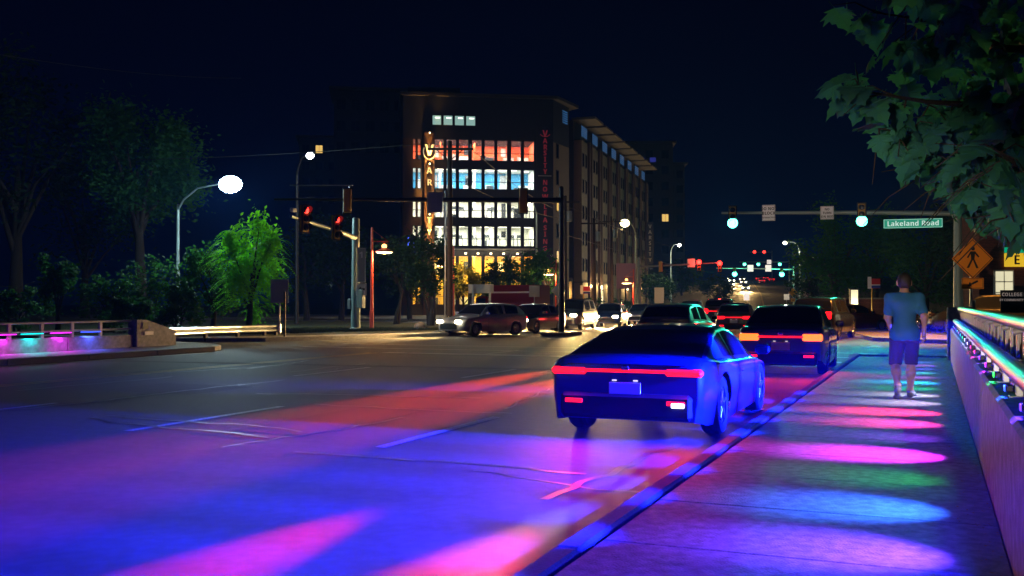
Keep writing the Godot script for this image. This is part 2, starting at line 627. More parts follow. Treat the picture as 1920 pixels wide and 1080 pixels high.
	for k in 15:
		var q := put("kerb_stone", ks, M["kerb stone"], kerb)
		q.position = Vector3(-1.872, 0.052 + rng.randf_range(-0.002, 0.002), 9.8 - k * 2.5 - 1.25)
	struct("pavement_corner", slab([Vector2(-1.95, -27.75), Vector2(0.9, -27.75), Vector2(4.0, -27.75), Vector2(4.0, -29.2), Vector2(1.4, -29.2), Vector2(-0.6, -28.9), Vector2(-1.6, -28.3)], -0.02, 0.148), M["concrete"])
	# right far corner
	struct("corner_pavement", slab([Vector2(-2.2, -41.5), Vector2(-0.6, -40.2), Vector2(6, -38.7), Vector2(50, -37), Vector2(50, -95), Vector2(-9, -95), Vector2(-6, -66), Vector2(-4.6, -55), Vector2(-2.9, -45)], -0.02, 0.15), M["concrete"])
	struct("corner_lawn", slab([Vector2(1.0, -43.5), Vector2(6, -41.6), Vector2(50, -39.5), Vector2(50, -94), Vector2(-6.4, -94), Vector2(-3.4, -66), Vector2(-1.4, -52)], 0.1, 0.17), M["grass"])
	# left bank
	struct("left_pavement", slab([Vector2(-20.5, 45), Vector2(-20.5, -24), Vector2(-20.9, -25.6), Vector2(-22.2, -26.9), Vector2(-24.6, -27.6), Vector2(-90, -29), Vector2(-90, 45)], -0.02, 0.15), M["concrete"])
	var lk := struct("left_kerb", bx(Vector3(-20.51, 0.0, 0.0), Vector3(0.1, 0.1, 40.0)), M["joint"])
	for k in 18:
		var q := put("kerb_stone", ks, M["kerb stone"], lk)
		q.position = Vector3(-20.49, 0.054, 19.0 - k * 2.5)
	struct("left_verge", slab([Vector2(-27.5, -29.9), Vector2(-23.9, -31.9), Vector2(-22.6, -34.6), Vector2(-20.2, -40.3), Vector2(-19.4, -46), Vector2(-20.5, -52), Vector2(-24, -58), Vector2(-40, -64), Vector2(-90, -68), Vector2(-90, -29.9)], -0.02, 0.15), M["concrete"])
	struct("left_lawn", slab([Vector2(-30.0, -31.5), Vector2(-25.4, -33.6), Vector2(-24.0, -36.0), Vector2(-21.9, -40.9), Vector2(-21.2, -46), Vector2(-22.1, -51), Vector2(-25, -56), Vector2(-40, -62), Vector2(-90, -66), Vector2(-90, -31.5)], 0.1, 0.17), M["grass"])
	struct("far_left_verge", slab([Vector2(-90, -72), Vector2(-34, -74), Vector2(-29, -77), Vector2(-27.5, -82), Vector2(-27.6, -95), Vector2(-31, -120), Vector2(-37, -168), Vector2(-90, -168)], -0.02, 0.16), M["concrete"])
	# grass tufts on the verge, uncountable
	var blade := Shape.new()
	for k in 5:
		var a := TAU * k / 5
		var d := Vector3(cos(a), 0, sin(a))
		var s := Vector3(-d.z, 0, d.x) * 0.012
		blade.tri(d * 0.02 - s, d * 0.02 + s, d * 0.07 + Vector3.UP * (0.09 + 0.02 * (k % 3)))
	var mm := MultiMesh.new()
	mm.transform_format = MultiMesh.TRANSFORM_3D
	mm.mesh = blade.mesh()
	mm.instance_count = 5200
	for i in 5200:
		var w := rng.randf()
		var e := Vector3(lerpf(-27.0, -21.6, w), 0.165, lerpf(-33.6, -44.5, w)) + Vector3(-rng.randf() * 7.0, 0, -rng.randf() * 1.5)
		if i > 3800:
			e = Vector3(rng.randf_range(0.5, 9.0), 0.165, rng.randf_range(-56.0, -44.0))
		mm.set_instance_transform(i, Transform3D(Basis(Vector3.UP, rng.randf() * TAU).scaled(Vector3.ONE * rng.randf_range(0.6, 1.5)), e))
	var gi := MultiMeshInstance3D.new()
	gi.name = "grass"
	gi.multimesh = mm
	gi.material_override = M["grass"]
	gi.set_meta("kind", "stuff")
	tag(gi, "short rough grass growing along the roadside verges", "grass")
	add_child(gi)



const LAMPS := [
	["violet blue", 0.11, 0.03, 1.0], ["deep blue", 0.02, 0.11, 1.0], ["lime green", 0.03, 1.0, 0.10], ["bright magenta", 0.60, 0.02, 1.0], ["violet", 0.25, 0.04, 0.95],
	["rose pink", 1.0, 0.05, 0.42], ["hot pink", 1.0, 0.03, 0.13], ["pale lilac", 0.80, 0.62, 1.0], ["cool white", 0.72, 0.70, 1.0], ["emerald", 0.02, 0.9, 0.25], ["cyan", 0.02, 0.62, 0.95], ["mauve", 0.40, 0.16, 0.8], ["pale teal", 0.1, 0.6, 0.7], ["indigo", 0.10, 0.05, 0.9], ["faint purple", 0.4, 0.1, 0.8], ["dim blue", 0.1, 0.2, 0.9]]

const BEAM := ["first", "second", "third", "fourth", "fifth", "sixth", "seventh", "eighth", "ninth", "tenth", "eleventh", "twelfth", "thirteenth", "fourteenth", "fifteenth"]


func right_parapet() -> void:
	var p := thing("bridge_parapet", "concrete bridge parapet with two round steel rails beside the lit pavement", "parapet", Vector3(0.36, 0, 0))
	var z0 := 6.0
	var z1 := -25.6
	# wall panels of five metres with a narrow joint, chamfered top
	var k := 0
	var z := z0
	while z > z1 + 0.2:
		var l: float = minf(4.98, z - z1)
		var h := Shape.new()
		h.x = Transform3D(Basis(Vector3.UP, PI), Vector3(0, 0, 0))
		h.prism(PackedVector2Array([Vector2(0.0, 0.10), Vector2(0.0, 0.885), Vector2(-0.025, 0.91), Vector2(-0.40, 0.91), Vector2(-0.42, 0.89), Vector2(-0.42, -0.6), Vector2(-0.02, -0.6)]), -z, -z + l)
		put("wall_panel", h, M["wall concrete"], p)
		z -= 5.0
		k += 1
	# end pillar
	var pil := Shape.new()
	pil.rbox(Vector3(0.24, 0.66, -25.95), Vector3(0.62, 1.5, 0.66), 0.03)
	put("end_pillar", pil, M["wall concrete"], p)
	# rails
	var low := []
	var top := []
	for i in 33:
		var zz := 6.0 - i * 0.98
		low.append(Vector3(0.115, 1.075, zz))
		top.append(Vector3(0.20, 1.36, zz))
	put("lower_rail", tb(low, 0.062, 14), M["rail teal light"], p)
	put("upper_rail", tb(top, 0.05, 14), M["rail teal light"], p)
	# posts, each a flat web on a bolted base plate
	var ps := Shape.new()
	ps.rbox(Vector3(0.27, 0.435, 0), Vector3(0.10, 0.85, 0.018), 0.004)
	ps.rbox(Vector3(0.25, 0.435, 0.035), Vector3(0.018, 0.85, 0.09), 0.004)
	ps.rbox(Vector3(0.21, 0.17, 0), Vector3(0.10, 0.05, 0.05), 0.005)
	var pm := ps.mesh()
	var bp := Shape.new()
	bp.rbox(Vector3(0.25, 0.012, 0), Vector3(0.20, 0.022, 0.20), 0.004)
	for sx in [-0.075, 0.075]:
		for sz in [-0.075, 0.075]:
			bp.lathe([Vector2(0.013, 0.02), Vector2(0.013, 0.045), Vector2(0.0, 0.047)], Vector3(0.25 + sx, 0, sz), 6)
	var bm := bp.mesh()
	for i in 25:
		var zz := 4.55 - i * 1.25
		var o := put("post", pm, M["post paint"], p)
		o.position = Vector3(0, 0.91, zz)
		o.scale.y = 0.53
		var b := put("base_plate", bm, M["galvanised"], o)
		b.scale.y = 1.0 / 0.53
	# flat uprights between the rails
	var up := bx(Vector3(0.235, 0, 0), Vector3(0.018, 0.26, 0.085), 0.004).mesh()
	for i in 50:
		var o := put("baluster", up, M["post paint"], p)
		o.position = Vector3(-0.02, 1.21, 4.55 - i * 0.625 + 0.31)
	# floodlights on the wall head
	var fl := Shape.new()
	fl.rbox(Vector3(0.075, 0.055, 0), Vector3(0.05, 0.05, 0.07), 0.010)
	var fm := fl.mesh()
	var br := Shape.new()
	br.rbox(Vector3(0.13, 0.005, 0), Vector3(0.12, 0.012, 0.10), 0.003)
	br.rbox(Vector3(0.13, 0.04, 0.045), Vector3(0.04, 0.07, 0.006), 0.002)
	br.rbox(Vector3(0.13, 0.04, -0.045), Vector3(0.04, 0.07, 0.012), 0.003)
	var lens := bx(Vector3(0.047, 0.055, 0), Vector3(0.006, 0.036, 0.056), 0.002).mesh()
	var brw := br.mesh()
	var brm := br.mesh()
	var order := ["first", "second", "third", "fourth", "fifth", "sixth", "seventh", "eighth", "ninth", "tenth", "eleventh", "twelfth", "thirteenth", "fourteenth", "fifteenth", "sixteenth"]
	for i in 16:
		var c: Array = LAMPS[i]
		var col := Color(c[1], c[2], c[3])
		var t := thing("floodlight", "small %s floodlight on the wall head under the rail, %s of the row" % [c[0], order[i]], "floodlight", Vector3(0.36, 0.91, -5.72 - i * 1.25), 0.0, "coloured floodlights along the parapet")
		put("housing", fm, M["dark metal"], t)
		put("bracket", brm, M["galvanised"], t)
		put("lens", lens, glow("flood %d" % i, col, 3.0), t)
		var e: float = [44.0, 34.0, 2.0, 54.0, 6.0, 20.0, 40.0, 9.0, 9.0, 6.0, 16.0, 7.0, 7.0, 7.0, 7.0, 7.0][i]
		spot(t, Vector3(0.034, 0.094, 0), Vector3(-0.70, -0.71, 0), 27, col, e, 0.012, 1.0)
		spot(t, Vector3(0.038, 0.094, 0), Vector3(-0.1, -1.0, 0), 52, col, 0.20, 0.012, 0.5)
	for i in 4:                                             # the row goes on behind the camera
		var col: Color = [Color(0.01, 0.012, 1.0), Color(0.03, 0.01, 1.0), Color(0.01, 0.03, 1.0), Color(0.04, 0.01, 1.0)][i]
		var t := thing("floodlight", "small blue floodlight on the wall head under the rail, %s before the violet blue one" % ["first", "second", "third", "fourth"][i], "floodlight", Vector3(0.36, 0.91, -4.47 + i * 1.25), 0.0, "coloured floodlights along the parapet")
		put("housing", fm, M["dark metal"], t)
		put("bracket", brw, M["galvanised"], t)
		put("lens", lens, glow("flood near %d" % i, col, 3.0), t)
		spot(t, Vector3(0.034, 0.094, 0), Vector3(-0.80, -0.40, -0.45), 62, col, 11.0, 0.012, 0.8)
	# added lamps under the upper rail throw blue across the lanes
	var bl := Shape.new()
	bl.lathe([Vector2(0.0, -0.045), Vector2(0.018, -0.04), Vector2(0.022, 0.03), Vector2(0.019, 0.034)], Vector3.ZERO, 12, Vector3(-0.96, -0.27, 0))
	var bm2 := bl.mesh()
	var ll := Shape.new()
	ll.lathe([Vector2(0.019, 0.03), Vector2(0.0, 0.034)], Vector3.ZERO, 12, Vector3(-0.96, -0.27, 0))
	var llm := ll.mesh()
	var gm := glow("added beam lens", Color(0.03, 0.05, 1.0), 2.0)
	for i in 15:
		var t := thing("added_beam_lamp", "added small blue beam lamp under the upper rail, %s of its row" % BEAM[i], "beam lamp", Vector3(0.555, 1.295, 2.0 - i * 1.25), 0.0, "added blue beam lamps under the upper rail")
		put("housing", bm2, M["post paint"], t)
		put("lens", llm, gm, t)
		put("clip", bx(Vector3(0.01, 0.025, 0), Vector3(0.012, 0.04, 0.02), 0.003), M["galvanised"], t)
		spot(t, Vector3(-0.07, -0.02, 0), Vector3(-0.965, -0.262, 0), 13.5, Color(0.004, 0.010, 1.0), 1250.0, 0.02, 0.9)
	# fallen leaves swept against the wall
	var lf := Shape.new()
	for i in 420:
		var q := Vector3(0.34 - absf(rng.randfn(0.0, 0.12)), 0.152, rng.randf_range(-22.0, -2.5))
		var a := rng.randf() * TAU
		var r := rng.randf_range(0.006, 0.018)
		var d := Vector3(cos(a), 0, sin(a)) * r
		var s := Vector3(-d.z, 0, d.x) * 0.6
		lf.quad(q - d, q + s + Vector3.UP * 0.006, q + d + Vector3.UP * 0.004, q - s + Vector3.UP * 0.003)
	var lo := put("leaf_litter", lf, M["litter"])
	lo.set_meta("kind", "stuff")
	tag(lo, "dry leaf scraps swept along the foot of the parapet", "leaf litter")


func left_parapet() -> void:
	var p := thing("far_parapet", "low concrete parapet with two slim rails on the opposite side of the bridge", "parapet", Vector3(-22.5, 0, 0))
	for k in 9:
		var h := Shape.new()
		h.rbox(Vector3(-0.15, 0.33, 0), Vector3(0.30, 0.40, 2.47), 0.012)
		var o := put("wall_panel", h, M["wall concrete"], p)
		o.position.z = -2.25 - k * 2.5
	var rr := Vector3(-0.12, 0, 0)
	put("upper_rail", tb([rr + Vector3(0, 0.95, -1.0), rr + Vector3(0, 0.95, -23.5)], 0.035, 8), M["galvanised"], p)
	put("lower_rail", tb([rr + Vector3(0, 0.71, -1.0), rr + Vector3(0, 0.71, -23.5)], 0.035, 8), M["galvanised"], p)
	var pm := bx(Vector3(-0.12, 0.74, 0), Vector3(0.07, 0.42, 0.11), 0.008).mesh()
	for i in 21:
		var o := put("post", pm, M["post paint"], p)
		o.position.z = -1.3 - i * 1.05
	var e := Shape.new()
	e.x = Transform3D(Basis(Vector3.UP, PI / 2), Vector3(-0.32, 0, 0))
	e.prism(PackedVector2Array([Vector2(23.6, 0.1), Vector2(25.3, 0.1), Vector2(25.3, 0.62), Vector2(24.0, 0.98), Vector2(23.6, 0.98)]), 0.0, 0.36)
	put("end_wall", e, M["wall concrete"], p)
	put("end_plate", bx(Vector3(0.05, 0.80, -23.95), Vector3(0.012, 0.2, 0.24), 0.003), M["dark metal"], p)
	put("number_plate", bx(Vector3(0.05, 0.56, -24.1), Vector3(0.012, 0.11, 0.38), 0.003), M["sign white"], p)
	var cs := [["magenta", 0.8, 0.02, 0.75], ["cyan", 0.0, 0.62, 0.62], ["purple pink", 0.75, 0.02, 0.8], ["blue", 0.04, 0.10, 1.0], ["violet", 0.5, 0.02, 0.9], ["teal", 0.0, 0.5, 0.6], ["deep pink", 0.9, 0.02, 0.5], ["azure", 0.03, 0.2, 1.0]]
	var bar := bx(Vector3.ZERO, Vector3(0.05, 0.03, 0.72), 0.006).mesh()
	var zs := [-18.85, -19.72, -20.68, -21.75, -17.9, -16.9, -15.9, -14.9]
	for i in 8:
		var c := Color(cs[i][1], cs[i][2], cs[i][3])
		var t := thing("light_bar", "%s light bar under the lower rail of the opposite parapet" % cs[i][0], "light bar", Vector3(-22.42, 0.665, zs[i]), 0.0, "light bars on the opposite parapet")
		put("tube", bar, glow("bar %d" % i, c, 2.2), t)
		put("cap", bx(Vector3(-0.02, 0.024, 0), Vector3(0.09, 0.012, 0.76), 0.003), M["dark metal"], t)
		var l := AreaLight3D.new()
		l.name = "light"
		l.area_size = Vector2(0.72, 0.04)
		l.light_color = c.linear_to_srgb()
		l.light_energy = 2.4
		l.area_range = 40
		l.shadow_enabled = true
		l.transform = Transform3D(Basis.looking_at(Vector3(0.12, -0.99, 0), Vector3.RIGHT), Vector3(0.02, -0.03, 0)).rotated_local(Vector3.FORWARD, PI / 2)
		t.add_child(l)
	# guard rail beyond the end wall
	var gr := thing("guard_rail", "dented steel guard rail curving away behind the left end wall", "guard rail", Vector3.ZERO)
	var path := [W(272, 34.5, 0.0), W(330, 36.5, 0.0), W(390, 38.5, 0.0), W(450, 40.0, 0.0), W(500, 41.0, 0.0), W(522, 41.4, 0.0)]
	var beam := Shape.new()
	var prof := [Vector2(0.0, 0.60), Vector2(0.08, 0.565), Vector2(0.08, 0.51), Vector2(0.0, 0.455), Vector2(0.08, 0.40), Vector2(0.08, 0.345), Vector2(0.0, 0.31)]
	for i in path.size() - 1:
		var a: Vector3 = path[i]
		var b: Vector3 = path[i + 1]
		for j in prof.size() - 1:
			var q0: Vector2 = prof[j]
			var q1: Vector2 = prof[j + 1]
			beam.quad(a + Vector3(q0.x, q0.y, 0), a + Vector3(q1.x, q1.y, 0), b + Vector3(q1.x, q1.y, 0), b + Vector3(q0.x, q0.y, 0))
			beam.quad(a + Vector3(q0.x - 0.012, q0.y, 0), b + Vector3(q0.x - 0.012, q0.y, 0), b + Vector3(q1.x - 0.012, q1.y, 0), a + Vector3(q1.x - 0.012, q1.y, 0))
	put("beam", beam, M["galvanised"], gr)
	put("rounded_end", tb([path[-1] + Vector3(0.03, 0.29, 0), path[-1] + Vector3(0.03, 0.62, 0)], 0.10, 12), M["galvanised"], gr)
	for i in path.size():
		put("post", bx(path[i] + Vector3(-0.1, 0.30, 0.02), Vector3(0.12, 0.58, 0.15), 0.01), M["wood pole"], gr)



func wall_between(a: Vector2, b: Vector2, y0: float, y1: float, thick: float) -> Shape:   # a, b: (x, z); the wall stands to the right of a -> b
	var h := Shape.new()
	var d := b - a
	var ang := atan2(-d.y, d.x)
	h.x = Transform3D(Basis(Vector3.UP, ang), Vector3(a.x, 0, a.y))
	h.box(Vector3(d.length() / 2, (y0 + y1) / 2, -thick / 2), Vector3(d.length(), y1 - y0, thick))
	return h


func corner_building() -> void:
	var b := thing("apartment_building", "corner apartment building with lit gym floors behind a grid of windows", "building", Vector3(-53.77, 0, -96.14), 0.5393)
	var K := 0.0597
	var u := func(px: float) -> float: return (px - 755.0) * K
	var hy := func(py: float) -> float: return 1.5 + (568.0 - py) * 0.0593
	var W := 16.84
	var bays := [[813, 831], [835, 854], [858, 877], [882, 902], [906, 926], [930, 950], [956, 976], [980.5, 1001]]
	var pair := [[772.5, 779.5], [781.5, 788.5]]
	var rows := [[261, 301], [316, 355], [370.6, 408.7], [423.5, 462], [479, 572]]
	# bands between the rows and piers between the windows
	var cuts := [hy.call(261.0)]
	var prev: float = hy.call(261.0)
	for r in 5:
		var top: float = hy.call(rows[r][0])
		var bot: float = hy.call(rows[r][1])
		if r > 0:
			var sp := Shape.new()
			sp.box(Vector3((u.call(792.0) + W) / 2, (prev + top) / 2, -0.25), Vector3(W - u.call(792.0), prev - top, 0.5))
			put("spandrel", sp, M["facade navy"], b)
			var sl := bx(Vector3(u.call(792.0) / 2, (prev + top) / 2, -0.22), Vector3(u.call(792.0), prev - top, 0.5))
			put("spandrel", sl, M["facade brown"], b)
		prev = bot
		var edges := []
		for q in pair:
			edges.append(q)
		for q in bays:
			edges.append(q)
		var x0 := 0.0
		for q in edges:
			var x1: float = u.call(float(q[0]))
			if x1 - x0 > 0.02:
				var brown: bool = x1 < u.call(792.0)
				put("pier", bx(Vector3((x0 + x1) / 2, (top + bot) / 2, -0.11 if brown else -0.14), Vector3(x1 - x0, top - bot, 0.28)), M["facade brown" if brown else "facade navy"], b)
			x0 = u.call(float(q[1]))
		put("pier", bx(Vector3((x0 + W) / 2, (top + bot) / 2, -0.25), Vector3(W - x0, top - bot, 0.5)), M["facade navy"], b)
		for q in edges:                                     # frames and panes
			var a0: float = u.call(float(q[0]))
			var a1: float = u.call(float(q[1]))
			var w := a1 - a0
			var mid := (a0 + a1) / 2
			var f := Shape.new()
			for sx in [-1.0, 1.0]:
				f.box(Vector3(mid + sx * (w / 2 - 0.035), (top + bot) / 2, -0.12), Vector3(0.07, top - bot, 0.08))
			for yy in [top - 0.04, bot + 0.04, lerpf(top, bot, 0.63)]:
				f.box(Vector3(mid, yy, -0.12), Vector3(w - 0.14, 0.08, 0.08))
			if r == 4:
				for yy in [0.35, 0.82]:
					f.box(Vector3(mid, lerpf(top, bot, yy), -0.12), Vector3(w - 0.14, 0.07, 0.08))
			var wn := put("window", f, M["dark metal"], b)
			put("pane", bx(Vector3(mid, (top + bot) / 2, -0.13), Vector3(w - 0.1, top - bot - 0.04, 0.012)), M["pane"], wn)
	put("plinth", bx(Vector3(W / 2, (prev + 0.0) / 2, -0.25), Vector3(W, prev, 0.5)), M["facade dark"], b)
	# upper storey, closed sides and roof
	var foot := [Vector2(0, 0), Vector2(W, 0), Vector2(W + 2.68, -4.46), Vector2(W - 1.0, -12.5), Vector2(0, -12.5)]
	var y5: float = hy.call(261.0)
	put("upper_storey", slab(foot, y5, 24.4), M["facade navy"], b)
	var eave := slab([Vector2(-0.3, 0.5), Vector2(W + 0.4, 0.5), Vector2(W + 3.9, -4.7), Vector2(W - 0.6, -13), Vector2(-0.3, -13)], 24.41, 24.75)
	var roof := put("roof", eave, M["facade dark"], b)
	put("roof_cabin", bx(Vector3(3.6, 25.4, -5.0), Vector3(6.0, 1.3, 4.0)), M["facade navy"], roof)
	put("side_wall", wall_between(foot[1] + Vector2(0, -0.5), foot[2], 0.0, y5 - 0.002, 0.4), M["facade beige"], b)
	put("side_wall", wall_between(foot[2], foot[3], 0.0, y5 - 0.002, 0.4), M["facade dark"], b)
	put("side_wall", wall_between(foot[3], foot[4], 0.0, y5 - 0.002, 0.4), M["facade dark"], b)
	put("side_wall", wall_between(foot[4], foot[0] + Vector2(0, -0.5), 0.0, y5 - 0.002, 0.4), M["facade brown"], b)
	# louvre and narrow windows of the short side wall
	var dn := (Vector2(2.68, -3.96)).normalized()
	var rot := Basis(Vector3.UP, atan2(-dn.y, dn.x))
	for r in 6:
		var o := put("window", bx(Vector3.ZERO, Vector3(0.75, 1.75, 0.10), 0.01), M["dark metal"], b)
		o.transform = Transform3D(rot, Vector3(W + dn.x * 1.35, 3.6 + r * 3.05, -0.5 + dn.y * 1.35))
		put("pane", bx(Vector3(0, 0, 0.052), Vector3(0.5, 1.5, 0.01)), M["window warm" if r in [1, 3] else "dark glass"], o)
	for k in 6:
		var o := put("louvre_slat", bx(Vector3.ZERO, Vector3(1.8, 0.12, 0.08)), M["louvre blue"], b)
		o.transform = Transform3D(rot, Vector3(W + dn.x * 3.2, 22.4 + k * 0.26, -0.5 + dn.y * 3.2) + rot * Vector3(0.0, 0, 0.08))
	# the strip of four lit panes under the roof
	for q in [[809.5, 825.5], [830, 846.5], [851, 868], [872, 889]]:
		var a0: float = u.call(float(q[0]))
		var a1: float = u.call(float(q[1]))
		var wf := put("window", bx(Vector3((a0 + a1) / 2, hy.call(226.5), 0.03), Vector3(a1 - a0 + 0.12, 1.2, 0.06), 0.01), M["dark metal"], b)
		put("pane", bx(Vector3((a0 + a1) / 2, hy.call(226.5), 0.062), Vector3(a1 - a0 - 0.02, 1.02, 0.012)), glow_once("strip pane", Color(0.42, 0.72, 0.66), 0.55), wf)
		put("ceiling_lamp", bx(Vector3(a1 - 0.4, hy.call(222.0), 0.07), Vector3(0.5, 0.08, 0.012)), M["lamp cream"], wf)
	# rooms, one per row: floor, ceiling, back and side walls, strip lamps
	var back := ["room orange", "room blue", "room white", "room white", "room yellow"]
	var tint := [Color(1.0, 0.92, 0.85), Color(0.85, 0.97, 1.0), Color(1.0, 1.0, 0.86), Color(0.96, 1.0, 0.80), Color(1.0, 0.80, 0.32)]
	var power := [210.0, 190.0, 200.0, 210.0, 260.0]
	var mach := machine()
	var nm := 0
	for r in 5:
		var top: float = hy.call(rows[r][0]) + 0.1
		var bot: float = hy.call(rows[r][1]) - 0.1
		var xa := 0.9
		var xb: float = u.call(1001.0)
		var hgt := top - bot
		var depth := 4.2
		put("room_floor", bx(Vector3((xa + xb) / 2, bot - 0.1, -0.5 - depth / 2), Vector3(xb - xa, 0.2, depth)), M["room grey"], b)
		put("room_ceiling", bx(Vector3((xa + xb) / 2, top + 0.1, -0.5 - depth / 2), Vector3(xb - xa, 0.2, depth)), M["room white"], b)
		var bw := put("room_wall", bx(Vector3((xa + xb) / 2, (top + bot) / 2, -0.6 - depth), Vector3(xb - xa, hgt + 0.4, 0.2)), M[back[r]], b)
		for xx in [xa - 0.1, xb + 0.1]:
			put("room_wall", bx(Vector3(xx, (top + bot) / 2, -0.5 - depth / 2), Vector3(0.2, hgt + 0.4, depth)), M[back[r] if r != 1 else "room white"], b)
		for k in 3:
			put("room_partition", bx(Vector3(xa + 3.4 + k * 3.9, (top + bot) / 2, -3.4), Vector3(0.14, hgt - 0.02, 2.2)), M[["room orange", "room white", "room white", "room grey", "room yellow"][r]], b)
		for k in 7:                                         # doors, posters and boards on the back wall
			var px: float = xa + 1.0 + k * 1.95 + rng.randf_range(-0.3, 0.3)
			var hgt2 := rng.randf_range(0.6, 1.7)
			put("wall_board", bx(Vector3(px, bot + 0.1 + hgt2 / 2 + (0.0 if k % 2 == 0 else 0.9 * (hgt - hgt2 - 0.3)), -4.66), Vector3(rng.randf_range(0.5, 1.0), hgt2, 0.06)), M[["dark glass", "room white", "room grey", "machine"][(k + r) % 4]], bw)
		for k in 8:
			var lx: float = (u.call(float(bays[k][0])) + u.call(float(bays[k][1]))) / 2 + rng.randf_range(-0.35, 0.35)
			put("ceiling_lamp", bx(Vector3(lx, top - 0.06, rng.randf_range(-2.6, -1.0)), Vector3(0.9 if r != 4 else 0.55, 0.07, 0.16), 0.01), M["lamp cream" if r < 4 else "lamp warm"], b)
		var l := AreaLight3D.new()
		l.name = "room_light"
		l.area_size = Vector2(12.5, 2.4)
		l.light_color = tint[r].linear_to_srgb()
		l.light_energy = power[r]
		l.area_range = 30
		l.shadow_enabled = true
		l.transform = Transform3D(Basis.looking_at(Vector3.DOWN, Vector3.BACK), Vector3((xa + xb) / 2, top - 0.12, -2.2))
		b.add_child(l, true)
		if r in [2, 3]:
			for k in 9:
				nm += 1
				var t: Node3D = mach if nm == 1 else copy(mach, "exercise_machine", "exercise machine behind the %s gym window of the %s white floor" % [["first", "second", "third", "fourth", "fifth", "sixth", "seventh", "eighth", "last"][k], "upper" if r == 2 else "lower"], Vector3.ZERO, 0.0, "exercise machines in the gym")
				t.transform = b.transform * Transform3D(Basis(Vector3.UP, rng.randf_range(-0.8, 0.8)), Vector3(u.call(822.0 + k * 22.5) + rng.randf_range(-0.3, 0.3), bot, -1.4 - rng.randf() * 1.4))
		else:
			for k in 6:
				put("counter", bx(Vector3(xa + 2.2 + k * 2.2 + rng.randf_range(-0.4, 0.4), bot + 0.5, -2.6 - rng.randf()), Vector3(rng.randf_range(0.7, 1.5), rng.randf_range(0.7, 1.0), 0.6), 0.03), M[["machine", "room grey", "room white"][k % 3]], b)
	# canopy over the ground floor with downlights
	put("canopy", bx(Vector3(u.call(905.0), hy.call(467.0), 0.3), Vector3(u.call(1005.0) - u.call(815.0), 0.16, 0.6), 0.02), M["galvanised"], b)
	for q in [848, 871, 894, 918, 942, 968]:
		var x: float = u.call(float(q))
		put("canopy_lamp", bx(Vector3(x, hy.call(475.5), 0.28), Vector3(0.22, 0.16, 0.22), 0.04), M["lamp warm"], b)
		omni(b, Vector3(x, hy.call(475.5), 0.28), Color(1.0, 0.72, 0.35), 2.0, 0.06)
	# brick column with the vertical name
	var col := Shape.new()
	col.lathe([Vector2(0.62, 0.0), Vector2(0.62, 20.2), Vector2(0.55, 20.4), Vector2(0.0, 20.4)], Vector3(u.call(803.0), 0, 0.15), 18)
	var cm := put("brick_column", col, M["brick warm"], b)
	var cx: float = u.call(803.0)
	put("column_sign", bx(Vector3(cx, hy.call(380.0), 0.80), Vector3(0.5, 6.6, 0.05), 0.01), M["facade brown"], cm)
	var ys := [285, 323, 345, 369, 392, 415, 437]
	var nm_ := "VARSITY"
	for i in 7:
		text(cm, "letter", nm_[i], 0.66 if i else 1.2, Vector3(cx, hy.call(float(ys[i])), 0.86), M["letter cream"], 0.05)
	var ring := []
	for k in 15:
		var a := deg_to_rad(150.0 + k * 17.0)
		ring.append(Vector3(cx + cos(a) * 0.66, hy.call(288.0) + sin(a) * 0.85, 0.86))
	put("emblem_ring", tb(ring, 0.05, 6), M["letter cream"], cm)
	for q in [[255, -1, 9.0], [312, 1, 1.5], [405, -1, 3.0], [458, 1, 9.0]]:
		var at := Vector3(cx, hy.call(float(q[0])), 1.55)
		put("column_lamp", bx(at, Vector3(0.14, 0.14, 0.14), 0.03), M["lamp warm"], cm)
		put("lamp_bracket", bx(at + Vector3(0, 0, -0.45), Vector3(0.04, 0.04, 0.8)), M["dark metal"], cm)
		spot(cm, at + Vector3(0, q[1] * 0.12, 0), Vector3(0, q[1], -0.24), 16, Color(1.0, 0.50, 0.10), q[2] * 34.0, 0.06, 0.8)
	# dark panel with the red vertical lettering
	var pn := put("name_panel", bx(Vector3(u.call(1020.5), hy.call(358.0), 0.06), Vector3(1.9, 14.6, 0.12), 0.02), M["facade navy"], b)
	var lets := [["V", 247], ["A", 261], ["R", 273], ["S", 284], ["I", 296], ["T", 308], ["Y", 319.5], ["N", 340], ["O", 353], ["W", 367], ["L", 386], ["E", 398], ["A", 411], ["S", 426], ["I", 438], ["N", 452], ["G", 465]]
	for q in lets:
		text(pn, "letter", q[0], 0.54 if q[0] != "V" else 0.7, Vector3(u.call(1021.0), hy.call(float(q[1])), 0.14), M["letter red"], 0.08)
	put("divider", bx(Vector3(u.call(1020.5), hy.call(327.5), 0.14), Vector3(1.5, 0.07, 0.05)), M["room grey"], pn)
	var arc := []
	for k in 13:
		var a := deg_to_rad(200.0 + k * 11.7)
		arc.append(Vector3(u.call(1021.0) + cos(a) * 0.58, hy.call(246.0) + sin(a) * 0.42, 0.14))
	put("emblem_ring", tb(arc, 0.035, 5), M["letter red"], pn)
	var sq := []
	for k in 5:
		sq.append(Vector3(u.call(1033.5), hy.call(478.0), 0.14) + Vector3(cos(TAU * k / 4) * 0.14, sin(TAU * k / 4) * 0.14, 0))
	put("small_emblem", tb(sq, 0.025, 4), M["room grey"], pn)


func glow_once(key: String, c: Color, e: float) -> StandardMaterial3D:
	return M[key] if M.has(key) else glow(key, c, e)


